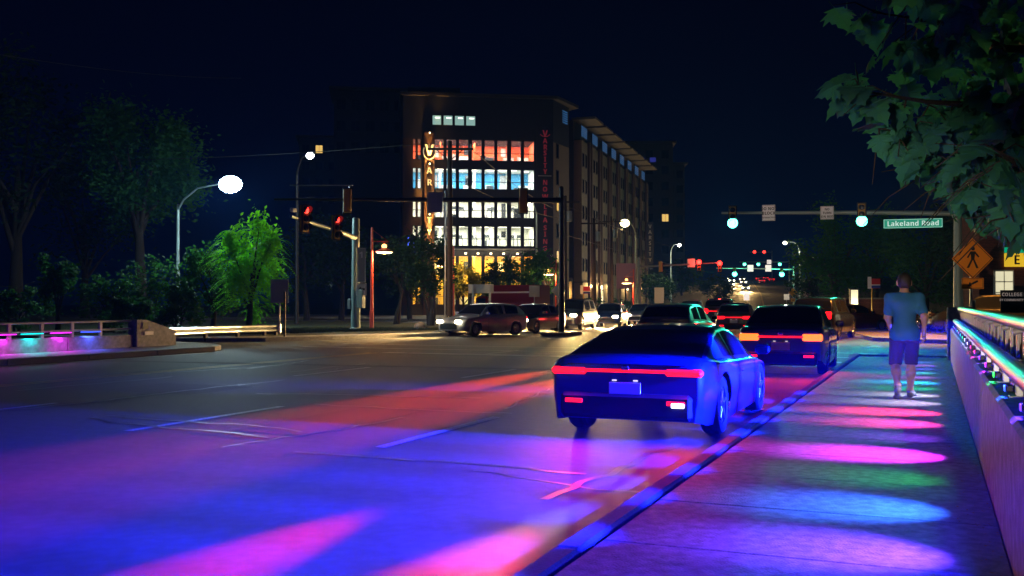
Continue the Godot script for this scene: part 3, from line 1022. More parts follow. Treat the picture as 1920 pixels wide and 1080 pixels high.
func machine() -> Node3D:
	var t := thing("exercise_machine", "exercise machine behind the first gym window of the upper white floor", "gym machine", Vector3.ZERO, 0.0, "exercise machines in the gym")
	put("deck", bx(Vector3(0, 0.12, 0.1), Vector3(0.7, 0.16, 1.5), 0.03), M["machine"], t)
	for s in [-1.0, 1.0]:
		put("upright", tb([Vector3(s * 0.32, 0.18, -0.5), Vector3(s * 0.30, 1.25, -0.7)], 0.045, 6), M["machine"], t)
		put("handrail", tb([Vector3(s * 0.30, 1.1, -0.66), Vector3(s * 0.31, 0.95, 0.0)], 0.03, 6), M["machine"], t)
	put("console", bx(Vector3(0, 1.4, -0.68), Vector3(0.62, 0.36, 0.09), 0.03), M["machine"], t)
	return t


func long_block() -> void:
	var b := thing("apartment_block", "long beige and dark apartment block receding along the left of the road", "building", Vector3(-39.75, 0, -115.66), 1.6738)
	var L := 50.2
	var H := 24.0
	put("wall", bx(Vector3(L / 2, H / 2, -5.2), Vector3(L, H, 8.4)), M["facade dark"], b)
	var wp := bx(Vector3.ZERO, Vector3(0.78, 1.75, 0.10), 0.01).mesh()
	var wq := bx(Vector3(0, 0, 0.054), Vector3(0.58, 1.5, 0.012)).mesh()
	var wide := bx(Vector3.ZERO, Vector3(1.9, 2.1, 0.10), 0.01).mesh()
	var wide_p := bx(Vector3(0, 0, 0.054), Vector3(1.7, 1.9, 0.012)).mesh()
	for i in 8:
		var x := i * 6.27
		put("wall_bay", bx(Vector3(x + 1.9, 12.85, -0.5), Vector3(3.2, 17.5, 1.0), 0.02), M["facade beige"], b)
		put("wall_base", bx(Vector3(x + 1.9, 2.0, -0.46), Vector3(3.24, 4.0, 1.08), 0.02), M["facade beige"], b)
		put("string_course", bx(Vector3(x + 1.9, 4.05, -0.42), Vector3(3.3, 0.1, 1.2)), M["eave"], b)
		put("pilaster", bx(Vector3(x + 3.85, 10.9, -0.35), Vector3(0.62, 21.8, 1.3), 0.03), M["facade brown"], b)
		put("pilaster", bx(Vector3(x + 5.95, 10.9, -0.45), Vector3(0.5, 21.8, 1.1), 0.03), M["facade brown"], b)
		for f in 5:
			for k in 2:
				var w := put("window", wp, M["dark metal"], b)
				w.position = Vector3(x + 1.1 + k * 1.55, 6.2 + f * 3.25, 0.004)
				put("pane", wq, M["dark glass"], w)
			var v := put("window", wide, M["dark metal"], b)
			v.position = Vector3(x + 4.95, 6.2 + f * 3.25, -0.95)
			put("pane", wide_p, M["dark glass"], v)
			put("balcony_rail", bx(Vector3(x + 4.93, 5.2 + f * 3.25, -0.15), Vector3(1.5, 0.06, 0.06)), M["dark metal"], b)
		put("louvre_backing", bx(Vector3(x + 1.9, 22.75, -0.12), Vector3(3.2, 1.6, 0.1)), M["facade navy"], b)
		for k in 5:
			for j in 3:
				put("louvre_slat", bx(Vector3(x + 0.85 + j * 1.05, 22.2 + k * 0.27, -0.04), Vector3(0.92, 0.12, 0.06)), M["louvre blue"], b)
		put("eave", bx(Vector3(x + 2.4, H + 0.17 - i * 0.004, 0.3), Vector3(5.0, 0.3, 3.0), 0.03), M["eave"], b)
		put("shop_window", bx(Vector3(x + 4.9, 2.1, -0.93), Vector3(1.45, 3.2, 0.12), 0.02), M["window warm" if i != 5 else "dark glass"], b)
		if i % 2 == 0 or i == 1:
			var lp := put("wall_lamp", bx(Vector3(x + 3.85, 3.6, 0.42), Vector3(0.2, 0.34, 0.2), 0.05), M["lamp warm"], b)
			omni(b, Vector3(x + 3.85, 3.6, 0.42), Color(1.0, 0.60, 0.20), 15.0, 0.08)
	# end wall towards the camera: one lit room, dark balconies, the warm entrance
	for f in 5:
		for k in 2:
			var w := put("window", wide, M["dark metal"], b)
			w.transform = Transform3D(Basis(Vector3.UP, -PI / 2), Vector3(-0.05, 6.2 + f * 3.25, -2.4 - k * 3.2))
			put("pane", wide_p, M["window warm" if f == 1 and k == 0 else "dark glass"], w)
	put("entrance_wall", bx(Vector3(-0.16, 2.3, -3.6), Vector3(0.3, 4.6, 5.0), 0.02), M["facade beige"], b)
	var dr := put("door", bx(Vector3(-0.34, 1.5, -3.4), Vector3(0.06, 2.6, 1.5), 0.01), M["dark metal"], b)
	put("door_pane", bx(Vector3(-0.376, 1.5, -3.4), Vector3(0.01, 2.3, 1.2)), M["dark glass"], dr)
	for k in 3:
		put("wall_lamp", bx(Vector3(-0.6, 2.7 if k != 1 else 3.1, -2.0 - k * 1.4), Vector3(0.2, 0.32, 0.2), 0.05), M["lamp warm"], b)
		omni(b, Vector3(-0.6, 2.7 if k != 1 else 3.1, -2.0 - k * 1.4), Color(1.0, 0.55, 0.16), 9.0, 0.08)
	put("entrance_canopy", bx(Vector3(-0.8, 4.2, -3.6), Vector3(1.3, 0.25, 5.2), 0.02), M["facade grey"], b)
	var sg := put("shop_sign", bx(Vector3(10.9, 2.2, 0.3), Vector3(1.0, 2.6, 0.08), 0.01), M["screen white"], b)
	text(sg, "mark", "7", 0.9, Vector3(10.9, 2.8, 0.35), M["black"], 0.02)
	put("banner", bx(Vector3(47.0, 11.5, 0.9), Vector3(0.12, 7.0, 1.1), 0.02), M["facade navy"], b)
	for q in 7:
		text(b, "banner_letter", "VARSITY"[q], 0.6, Vector3(46.93, 14.3 - q * 0.93, 0.9), M["room grey"], 0.03, Basis(Vector3.UP, -PI / 2))


func block(called: String, label: String, at: Vector3, turn: float, s: Vector3, wall: String, lit: Array, cols: int, floors: int, lit_mat := "window warm") -> Node3D:
	var b := thing(called, label, "building", at, turn)
	put("wall", bx(Vector3(0, s.y / 2, -s.z / 2), s), M[wall], b)
	put("roof", bx(Vector3(0, s.y + 0.2, -s.z / 2), Vector3(s.x + 1.4, 0.4, s.z + 1.4), 0.05), M["eave"], b)
	for f in floors:
		for k in cols:
			var x := (k + 0.5) * s.x / cols - s.x / 2
			var y := s.y - 2.2 - f * 3.2
			var w := put("window", bx(Vector3(x, y, 0.03), Vector3(1.5, 1.7, 0.1), 0.01), M["dark metal"], b)
			var on := [f, k] in lit
			put("pane", bx(Vector3(x - 0.33, y, 0.086), Vector3(0.6, 1.45, 0.012)), M[lit_mat if on else "dark glass"], w)
			put("pane", bx(Vector3(x + 0.33, y, 0.086), Vector3(0.6, 1.45, 0.012)), M[lit_mat if on else "dark glass"], w)
	return b


func far_buildings() -> void:
	var t := block("tower_block", "taller grey block with a pale eave beyond the end of the long apartment block", Vector3(-52.54, 0.00, -194.95), 0.36, Vector3(9.5, 33.6, 12), "facade grey", [[4, 2]], 3, 8)
	for k in 2:
		put("blue_pane", bx(Vector3(-1.5 + k * 2.2, 30.3, 0.12), Vector3(1.2, 0.9, 0.03)), M["window blue"], t)
	block("tower_block", "set back grey tower with three lit windows at the right end of the blocks", Vector3(-51.39, 0.00, -211.72), 0.36, Vector3(4.2, 31.5, 12), "facade grey", [[0, 0], [5, 0]], 2, 8)
	block("apartment_tower", "dark apartment tower behind the traffic signal with two pale lit windows", Vector3(-104.54, 0.00, -162.06), 0.55, Vector3(15, 33.0, 12), "facade dark", [[0, 1], [0, 4]], 6, 9)
	block("apartment_tower", "dark slab tower rising behind the corner building", Vector3(-76.25, 0.00, -130.61), 0.54, Vector3(15, 33.5, 10), "facade navy", [[0, 5]], 7, 3, "window green")
	# house beyond the right parapet
	var h := thing("brick_house", "dark brick building with tall paned windows beyond the parapet", "building", Vector3(2.32, 0.12, -60.71), 0.40)
	put("wall", bx(Vector3(6, 3.4, -1.3), Vector3(12, 6.8, 2.6)), M["brick red"], h)
	put("roof", bx(Vector3(6, 6.95, -1.3), Vector3(12.8, 0.3, 3.4), 0.05), M["facade dark"], h)
	for k in 4:
		var w := put("window", bx(Vector3(1.35 + k * 1.9, 2.25, 0.03), Vector3(1.1, 1.9, 0.1), 0.01), M["white paint"], h)
		for i in 2:
			for j in 3:
				put("pane", bx(Vector3(1.35 + k * 1.9 - 0.25 + i * 0.5, 1.65 + j * 0.6, 0.088), Vector3(0.44, 0.54, 0.012)), M["screen white"], w)
	var sn := put("shop_sign", bx(Vector3(2.0, 3.75, 0.12), Vector3(1.3, 0.75, 0.1), 0.02), glow_once("sign glow", Color(1.0, 0.62, 0.03), 0.7), h)
	text(sn, "lettering", "E", 0.5, Vector3(2.0, 3.75, 0.18), M["black"], 0.02)
	put("sign_band", bx(Vector3(2.0, 4.3, 0.12), Vector3(1.3, 0.3, 0.1), 0.02), glow_once("band glow", Color(0.0, 0.6, 0.3), 0.5), h)
	# low brick wall with a lit panel
	var w := thing("brick_wall", "low red brick garden wall beside the corner lawn", "wall", Vector3(-4.06, 0.15, -69.96), 0.40)
	put("wall", bx(Vector3(0, 0.8, 0), Vector3(2.9, 1.6, 0.3)), M["brick red"], w)
	put("coping", bx(Vector3(0, 1.65, 0), Vector3(3.0, 0.1, 0.4), 0.02), M["concrete"], w)
	var l := thing("light_column", "white lit advertising column at the end of the brick wall", "advertising column", Vector3(-4.80, 0.15, -68.56), 0.40)
	put("case", bx(Vector3(0, 1.15, 0), Vector3(0.55, 2.3, 0.28), 0.03), M["dark metal"], l)
	put("screen", bx(Vector3(0, 1.2, 0.146), Vector3(0.45, 2.0, 0.012)), M["screen white"], l)
	omni(l, Vector3(0, 1.2, 0.35), Color(1, 0.9, 0.6), 2.0, 0.2)



func flat_pole(h: float, r0: float, r1: float) -> Shape:
	var s := Shape.new()
	s.lathe([Vector2(r0 * 1.7, 0.0), Vector2(r0 * 1.7, 0.06), Vector2(r0 * 1.12, 0.12), Vector2(r0, 0.16), Vector2(r1, h - 0.05), Vector2(r1 * 0.6, h), Vector2(0, h)], Vector3.ZERO, 12)
	return s


func cobra(at: Vector3, lamp: Vector3, label: String, glow_m: String, c: Color, e: float, big := 1.0, pole_m := "pole paint") -> void:
	var t := thing("street_lamp", label, "street lamp", at, 0.0, "tall street lamps along the road")
	var q := lamp - at
	var h: float = q.y - 0.5
	put("pole", flat_pole(h, 0.13, 0.07), M[pole_m], t)
	var mid := Vector3(q.x * 0.4, q.y + 0.15, q.z * 0.4)
	put("arm", tb([Vector3(0, h - 0.3, 0), Vector3(q.x * 0.12, h + 0.2, q.z * 0.12), mid, Vector3(q.x * 0.9, q.y + 0.12, q.z * 0.9)], [0.06, 0.055, 0.045, 0.035], 8), M[pole_m], t)
	var d := Vector3(q.x, 0, q.z).normalized()
	var hd := Node3D.new()
	hd.name = "lamp_head"
	t.add_child(hd)
	hd.transform = Transform3D(Basis(Vector3.UP, atan2(d.x, d.z)), q)
	put("lamp_housing", bx(Vector3(0, 0.06, 0), Vector3(0.34, 0.10, 0.72), 0.04), M["galvanised"], hd)
	var ln := Shape.new()
	ln.ball(Vector3(0, -0.01, 0.06), Vector3(0.16, 0.13, 0.24) * big, 12)
	put("lamp_lens", ln, M[glow_m], hd)
	if e > 0:
		omni(hd, Vector3(0, -0.06 - 0.14 * big, 0.06), c, e, 0.15)


func red_lamp(at: Vector3, label: String, side: Vector3, hgt := 5.2) -> void:
	var t := thing("path_lamp", label, "street lamp", at, 0.0, "red pole lamps with bell shades")
	put("pole", flat_pole(hgt, 0.085, 0.055), M["red paint"], t)
	put("pole_sleeve", bx(Vector3(0, 0.55, 0), Vector3(0.2, 1.0, 0.2), 0.06), M["red paint"], t)
	put("arm", tb([Vector3(0, hgt - 0.7, 0), side * 0.85 + Vector3(0, hgt - 0.72, 0)], 0.025, 6), M["red paint"], t)
	put("tie_rod", tb([Vector3(0, hgt - 0.1, 0), side * 0.8 + Vector3(0, hgt - 0.7, 0)], 0.012, 5), M["red paint"], t)
	var c := side * 0.62 + Vector3(0, hgt - 1.25, 0)
	put("stem", tb([c + Vector3(0, 0.2, 0), c + Vector3(0, 0.55, 0)], 0.03, 6), M["red paint"], t)
	var sh := Shape.new()
	sh.lathe([Vector2(0.46, 0.0), Vector2(0.40, 0.07), Vector2(0.20, 0.16), Vector2(0.12, 0.22)], c, 16)
	put("lamp_shade", sh, M["red paint"], t)
	var gl := Shape.new()
	gl.ball(c + Vector3(0, 0.30, 0), Vector3(0.13, 0.12, 0.13), 10)
	put("lamp_globe", gl, M["lamp sodium"], t)
	var dk := Shape.new()
	dk.lathe([Vector2(0.0, -0.06), Vector2(0.34, -0.05), Vector2(0.42, 0.0)], c, 14)
	put("lamp_diffuser", dk, M["lamp warm"], t)
	omni(t, c + Vector3(0, -0.2, 0), Color(1.0, 0.5, 0.16), 22.0, 0.2)


func street_lights() -> void:
	cobra(Vector3(-38.45, 0.10, -43.44), Vector3(-32.57, 7.47, -40.51), "tall street lamp with a dazzling blue white head over the green tree", "lamp blue white", Color(0.62, 0.92, 0.95), 66.0, 3.3)
	cobra(Vector3(-37.12, 0.10, -52.70), Vector3(-34.64, 10.40, -50.49), "tall street lamp with a pale head in front of the dark towers", "lamp white", Color(0.8, 0.92, 1.0), 9.0, 1.5, "black")
	cobra(Vector3(-27.00, 0.10, -94.99), Vector3(-26.54, 8.97, -89.76), "street lamp with a bright yellow white head before the long block", "lamp warm", Color(1.0, 0.66, 0.22), 10.0, 2.8)
	cobra(Vector3(-36.36, 0.10, -92.11), Vector3(-35.97, 11.06, -89.02), "street lamp with a small warm head before the gym windows", "lamp cream", Color(1.0, 0.92, 0.7), 9.0, 1.6)
	cobra(Vector3(-31.58, 0.10, -127.80), Vector3(-29.85, 8.91, -125.28), "far street lamp with a flat white head left of the red signals", "lamp cream", Color(1.0, 0.9, 0.7), 40.0, 1.5)
	cobra(Vector3(-15.08, 0.10, -126.10), Vector3(-16.43, 8.76, -123.36), "far street lamp with a flat warm head beside the dark roadside tree", "lamp cream", Color(1.0, 0.88, 0.6), 60.0, 1.5)
	# sodium lamp on the near corner, behind the sycamore
	cobra(Vector3(3.4, 0.1, -42.6), Vector3(0.0, 8.2, -43.6), "sodium street lamp over the corner pavement behind the leaves", "lamp sodium", Color(1.0, 0.40, 0.05), 0.0, 1.2)
	spot(get_node("street_lamp_006"), Vector3(-3.4, 7.9, -1.0), Vector3(0, -1, 0), 50, Color(1.0, 0.36, 0.04), 300.0, 0.15, 0.7)
	red_lamp(Vector3(-25.98, 0.10, -43.30), "red pole lamp standing on the verge beside the grey signal pole", Vector3(0.92, 0, -0.39))
	red_lamp(Vector3(-27.98, 0.10, -56.57), "red pole lamp partly behind the utility pole", Vector3(-0.92, 0, 0.39), 5.0)
	red_lamp(Vector3(-28.62, 0.10, -76.93), "red pole lamp behind the diamond sign in front of the corner building", Vector3(-0.92, 0, 0.39), 5.0)
	red_lamp(Vector3(-24.42, 0.10, -85.22), "red pole lamp by the hedge at the long block", Vector3(-0.92, 0, 0.39), 4.4)


func head(under: Node, called: String, at: Vector3, turn: float, lit: int, lens_r := 0.155) -> Node3D:   # lit: 0 red, 1 amber, 2 green, -1 none
	var h := Node3D.new()
	h.name = numbered(called, under)
	under.add_child(h, true)
	h.position = at
	h.rotation.y = turn
	put("housing", bx(Vector3(0, 0, -0.02), Vector3(0.36, 1.08, 0.22), 0.03), M["signal yellow"], h)
	put("backplate", bx(Vector3(0, 0, 0.06), Vector3(0.46, 1.2, 0.02), 0.01), M["black"], h)
	var vs := Shape.new()
	for k in 3:
		var c := Vector3(0, 0.35 - k * 0.35, 0.09)
		var p0 := []
		var p1 := []
		for j in 11:
			var a := deg_to_rad(-40 + j * 26.0)
			p0.append(c + Vector3(cos(a) * 0.16, sin(a) * 0.16, 0))
			p1.append(c + Vector3(cos(a) * 0.155, sin(a) * 0.155, 0.22 if j > 1 and j < 9 else 0.14))
		for j in 10:
			vs.quad(p0[j], p0[j + 1], p1[j + 1], p1[j])
	put("visor", vs, M["black"], h)
	for k in 3:
		var ln := Shape.new()
		var lr := lens_r if k == lit else 0.15
		ln.lathe([Vector2(lr, 0.0), Vector2(lr * 0.8, 0.035), Vector2(lr * 0.45, 0.055), Vector2(0, 0.06)], Vector3(0, 0.35 - k * 0.35, 0.075), 16, Vector3.BACK)
		var m := "lens dark"
		if k == lit:
			m = ["signal red lit", "signal red lit", "signal green lit"][k]
		put("lens", ln, M[m], h)
	return h


func plate(called: String, label: String, at: Vector3, turn: float, w: float, h: float, m: String, lines: Array, ink: String, group := "") -> Node3D:
	var t := thing(called, label, "sign", at, turn, group)
	put("panel", bx(Vector3.ZERO, Vector3(w, h, 0.012), 0.004), M[m], t)
	var bd := Shape.new()
	for s in [-1.0, 1.0]:
		bd.box(Vector3(0, s * (h / 2 - 0.028), 0.0075), Vector3(w - 0.04, 0.014, 0.003))
		bd.box(Vector3(s * (w / 2 - 0.028), 0, 0.0075), Vector3(0.014, h - 0.072, 0.003))
	put("border", bd, M[ink], t)
	for l in lines:
		text(t, "lettering", l[0], l[1], Vector3(0, l[2], 0.008), M[ink], 0.004)
	return t


func signals() -> void:
	# main mast over the lanes ahead
	var t := thing("signal_mast", "steel mast arm reaching over the road with two green signals", "traffic signal", Vector3(1.12, 0.15, -53.69), 0.0)
	put("pole", flat_pole(6.6, 0.24, 0.17), M["pole paint"], t)
	put("arm", tb([Vector3(0, 5.75, 0), Vector3(-4, 5.95, 0), Vector3(-11.6, 6.2, 0)], [0.13, 0.11, 0.06], 10), M["pole paint"], t)
	put("arm_collar", bx(Vector3(0, 5.75, 0), Vector3(0.5, 0.4, 0.5), 0.05), M["pole paint"], t)
	for q in [[-4.45, 5.85], [-10.95, 5.95]]:
		var h := head(t, "signal_head", Vector3(q[0], q[1], 0.3), 0.06, 2, 0.27)
		spot(h, Vector3(0, -0.35, 0.42), Vector3(0.1, -0.02, 1), 32, Color(0.03, 1.0, 0.55), 110.0, 0.15, 0.8)
	var base := Vector3(1.12, 0.15, -53.69)
	plate("road_sign", "white sign reading DO NOT BLOCK INTERSECTION hung from the mast arm", base + Vector3(-9.1, 6.1, 0.14), 0.1, 0.66, 0.84, "sign white", [["DO NOT", 0.16, 0.22], ["BLOCK", 0.16, -0.02], ["INTERSECTION", 0.075, -0.25]], "black")
	plate("road_sign", "white sign reading NO TURN ON RED hung from the mast arm", base + Vector3(-6.15, 6.0, 0.14), 0.1, 0.66, 0.68, "sign white", [["NO", 0.12, 0.18], ["TURN", 0.12, -0.01], ["ON RED", 0.12, -0.2]], "black")
	glow("street sign added glow", Color(0.0, 0.42, 0.26), 0.5)  # glow added to panel and letters to lift the dim sign
	glow("street letters added glow", Color(0.75, 1.0, 0.92), 0.6)
	plate("street_sign", "long green street name sign hung from the mast arm beside the leaves", base + Vector3(-2.05, 5.32, 0.2), 0.1, 2.75, 0.46, "street sign added glow", [["Lakeland Road", 0.25, 0.0]], "street letters added glow")
	# left mast over the side street, its signals seen from the side
	var lm := thing("signal_mast", "grey green mast arm on the left verge with red signals seen side on", "traffic signal", Vector3(-26.19, 0.15, -42.12), 0.0)
	put("pole", flat_pole(5.55, 0.23, 0.17), M["pole paint"], lm)
	put("arm", tb([Vector3(0, 4.55, 0), Vector3(1.0, 4.65, 3.2), Vector3(3.0, 4.75, 9.6)], [0.13, 0.11, 0.06], 10), M["pole paint"], lm)
	for q in [[1.25, 4.0], [2.62, 8.4]]:
		var h := head(lm, "signal_head", Vector3(q[0] + 0.2, 4.75, q[1]), 1.35, 0)
		spot(h, Vector3(0, 0.35, 0.3), Vector3(0, -0.1, 1), 60, Color(1.0, 0.03, 0.02), 1.0, 0.12, 0.6)
	put("arm_camera", bx(Vector3(3.05, 5.0, 9.5), Vector3(0.14, 0.16, 0.3), 0.03), M["white paint"], lm)
	put("control_box", bx(Vector3(0.38, 1.55, 0.1), Vector3(0.3, 0.9, 0.3), 0.02), M["sign back"], lm)
	put("push_button_box", bx(Vector3(-0.27, 1.3, 0.12), Vector3(0.16, 0.5, 0.16), 0.02), M["sign back"], lm)
	var bp := base * 0.0 + Vector3(-26.19, 0.15, -42.12)
	var wy := plate("road_sign", "tall grey banner sign strapped to the left signal pole", bp + Vector3(0.42, 3.2, 0.16), 0.4, 0.42, 1.7, "sign back", [["1", 0.3, 0.5]], "sign white")
	var arr := plate("road_sign", "white one way sign with a black left arrow on the left signal pole", bp + Vector3(0.42, 2.02, 0.16), 0.4, 0.48, 0.6, "sign white", [], "black")
	var ar := Shape.new()
	ar.prism(PackedVector2Array([Vector2(-0.17, 0), Vector2(-0.02, 0.13), Vector2(-0.02, 0.05), Vector2(0.17, 0.05), Vector2(0.17, -0.05), Vector2(-0.02, -0.05), Vector2(-0.02, -0.13)]), 0.007, 0.012)
	put("arrow", ar, M["black"], arr)
	# median mast, its signals facing away
	var mm := thing("signal_mast", "dark mast arm from the median with two yellow backed signals facing away", "traffic signal", Vector3(-15.83, 0.00, -43.25), 0.0)
	put("island", bx(Vector3(0, 0.08, 0), Vector3(1.2, 0.16, 2.4), 0.05), M["concrete"], mm)
	put("pole", flat_pole(6.9, 0.14, 0.11), M["dark metal"], mm)
	put("arm", tb([Vector3(0, 6.25, 0), Vector3(-6.2, 6.28, 2.6), Vector3(-12.25, 6.3, 5.15)], [0.13, 0.10, 0.05], 10), M["dark metal"], mm)
	put("upper_arm", tb([Vector3(-8.9, 6.95, 3.74), Vector3(-11.6, 6.95, 4.87)], 0.03, 6), M["galvanised"], mm)
	for q in [[-1.55, 0.65], [-9.0, 3.8]]:
		head(mm, "signal_head", Vector3(q[0], 6.2, q[1] + 0.25), PI + 0.4, -1)
		put("hanger", tb([Vector3(q[0], 6.2, q[1] + 0.05), Vector3(q[0], 6.95, q[1] + 0.05)], 0.03, 6), M["galvanised"], mm)
	var sb := Vector3(-15.83, 0.00, -43.25)
	plate("road_sign", "blank purple grey back of a sign on the median mast arm", sb + Vector3(-5.3, 6.15, 2.45), 0.4, 0.72, 0.95, "sign back", [], "sign back")
	# masts farther up the road
	var f1 := thing("signal_mast", "mast arm with two red signals before the long block", "traffic signal", Vector3(-28.62, 0.10, -101.91), 0.0)
	put("pole", flat_pole(6.2, 0.2, 0.14), M["pole paint"], f1)
	put("arm", tb([Vector3(0, 5.2, 0), Vector3(8.3, 5.65, -3.0)], [0.12, 0.06], 8), M["galvanised"], f1)
	head(f1, "signal_head", Vector3(2.2, 5.2, -0.6), PI, -1)
	for q in [[6.0, 5.72, -2.0], [8.0, 5.6, -2.8]]:
		var h := head(f1, "signal_head", Vector3(q[0], q[1] - 0.4, q[2] + 0.2), 0.2, 0, 0.26)
		omni(h, Vector3(0, 0.35, 0.5), Color(1.0, 0.04, 0.03), 4.0, 0.2)
	put("sign_plate", bx(Vector3(5.2, 5.6, -1.75), Vector3(0.8, 0.9, 0.03), 0.01), M["sign white"], f1)
	var f2 := thing("signal_mast", "pale mast arm with two green signals at the foot of the hill", "traffic signal", Vector3(-18.71, 0.10, -149.54), 0.0)
	put("pole", flat_pole(7.0, 0.2, 0.14), M["galvanised"], f2)
	put("arm", tb([Vector3(0, 6.3, 0), Vector3(-10.4, 6.5, 4.5)], [0.12, 0.06], 8), M["white paint"], f2)
	for q in [[-1.6, 5.9, 0.7], [-7.9, 5.95, 3.4]]:
		var h := head(f2, "signal_head", Vector3(q[0], q[1], q[2] + 0.3), 0.3, 2, 0.34)
		omni(h, Vector3(0, -0.35, 0.6), Color(0.03, 1.0, 0.6), 8.0, 0.2)
	for q in [[-5.8, 2.5], [-3.4, 1.5]]:
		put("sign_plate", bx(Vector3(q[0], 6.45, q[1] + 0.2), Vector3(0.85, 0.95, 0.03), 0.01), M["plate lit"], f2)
	var f3 := thing("signal_mast", "small far mast arm with three green signals on the hill road", "traffic signal", Vector3(-37.63, 7.20, -290.30), 0.0)
	put("pole", flat_pole(6.4, 0.2, 0.14), M["galvanised"], f3)
	put("arm", tb([Vector3(0, 5.9, 0), Vector3(-13.0, 5.9, 5.5)], [0.14, 0.09], 8), M["white paint"], f3)
	for q in [-2.4, -8.0, -11.6]:
		head(f3, "signal_head", Vector3(q, 5.6, -q * 0.42 + 0.4), 0.3, 2, 0.42)
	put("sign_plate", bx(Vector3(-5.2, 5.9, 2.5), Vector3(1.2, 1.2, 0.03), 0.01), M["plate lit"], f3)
	var f4 := thing("signal_mast", "farthest mast arm with two red signals over the hill crest", "traffic signal", Vector3(-49.99, 9.40, -342.63), 0.0)
	put("pole", flat_pole(9.6, 0.2, 0.14), M["galvanised"], f4)
	put("arm", tb([Vector3(0, 9.2, 0), Vector3(-7.0, 9.2, 3.0)], [0.12, 0.08], 8), M["galvanised"], f4)
	for q in [-2.4, -5.4]:
		head(f4, "signal_head", Vector3(q, 8.9, -q * 0.42 + 0.4), 0.3, 0, 0.5)


func posted(called: String, label: String, at: Vector3, turn: float, w: float, h: float, y: float, m: String, diamond := false, post := "galvanised") -> Node3D:
	var t := thing(called, label, "sign", at, turn)
	put("post", bx(Vector3(0, (y + h / 2) / 2, -0.03), Vector3(0.06, y + h / 2, 0.04), 0.006), M[post], t)
	var p := bx(Vector3.ZERO, Vector3(w, h, 0.012), 0.004)
	var o := put("panel", p, M[m], t)
	o.position = Vector3(0, y, 0)
	if diamond:
		o.rotation.z = PI / 4
	return t


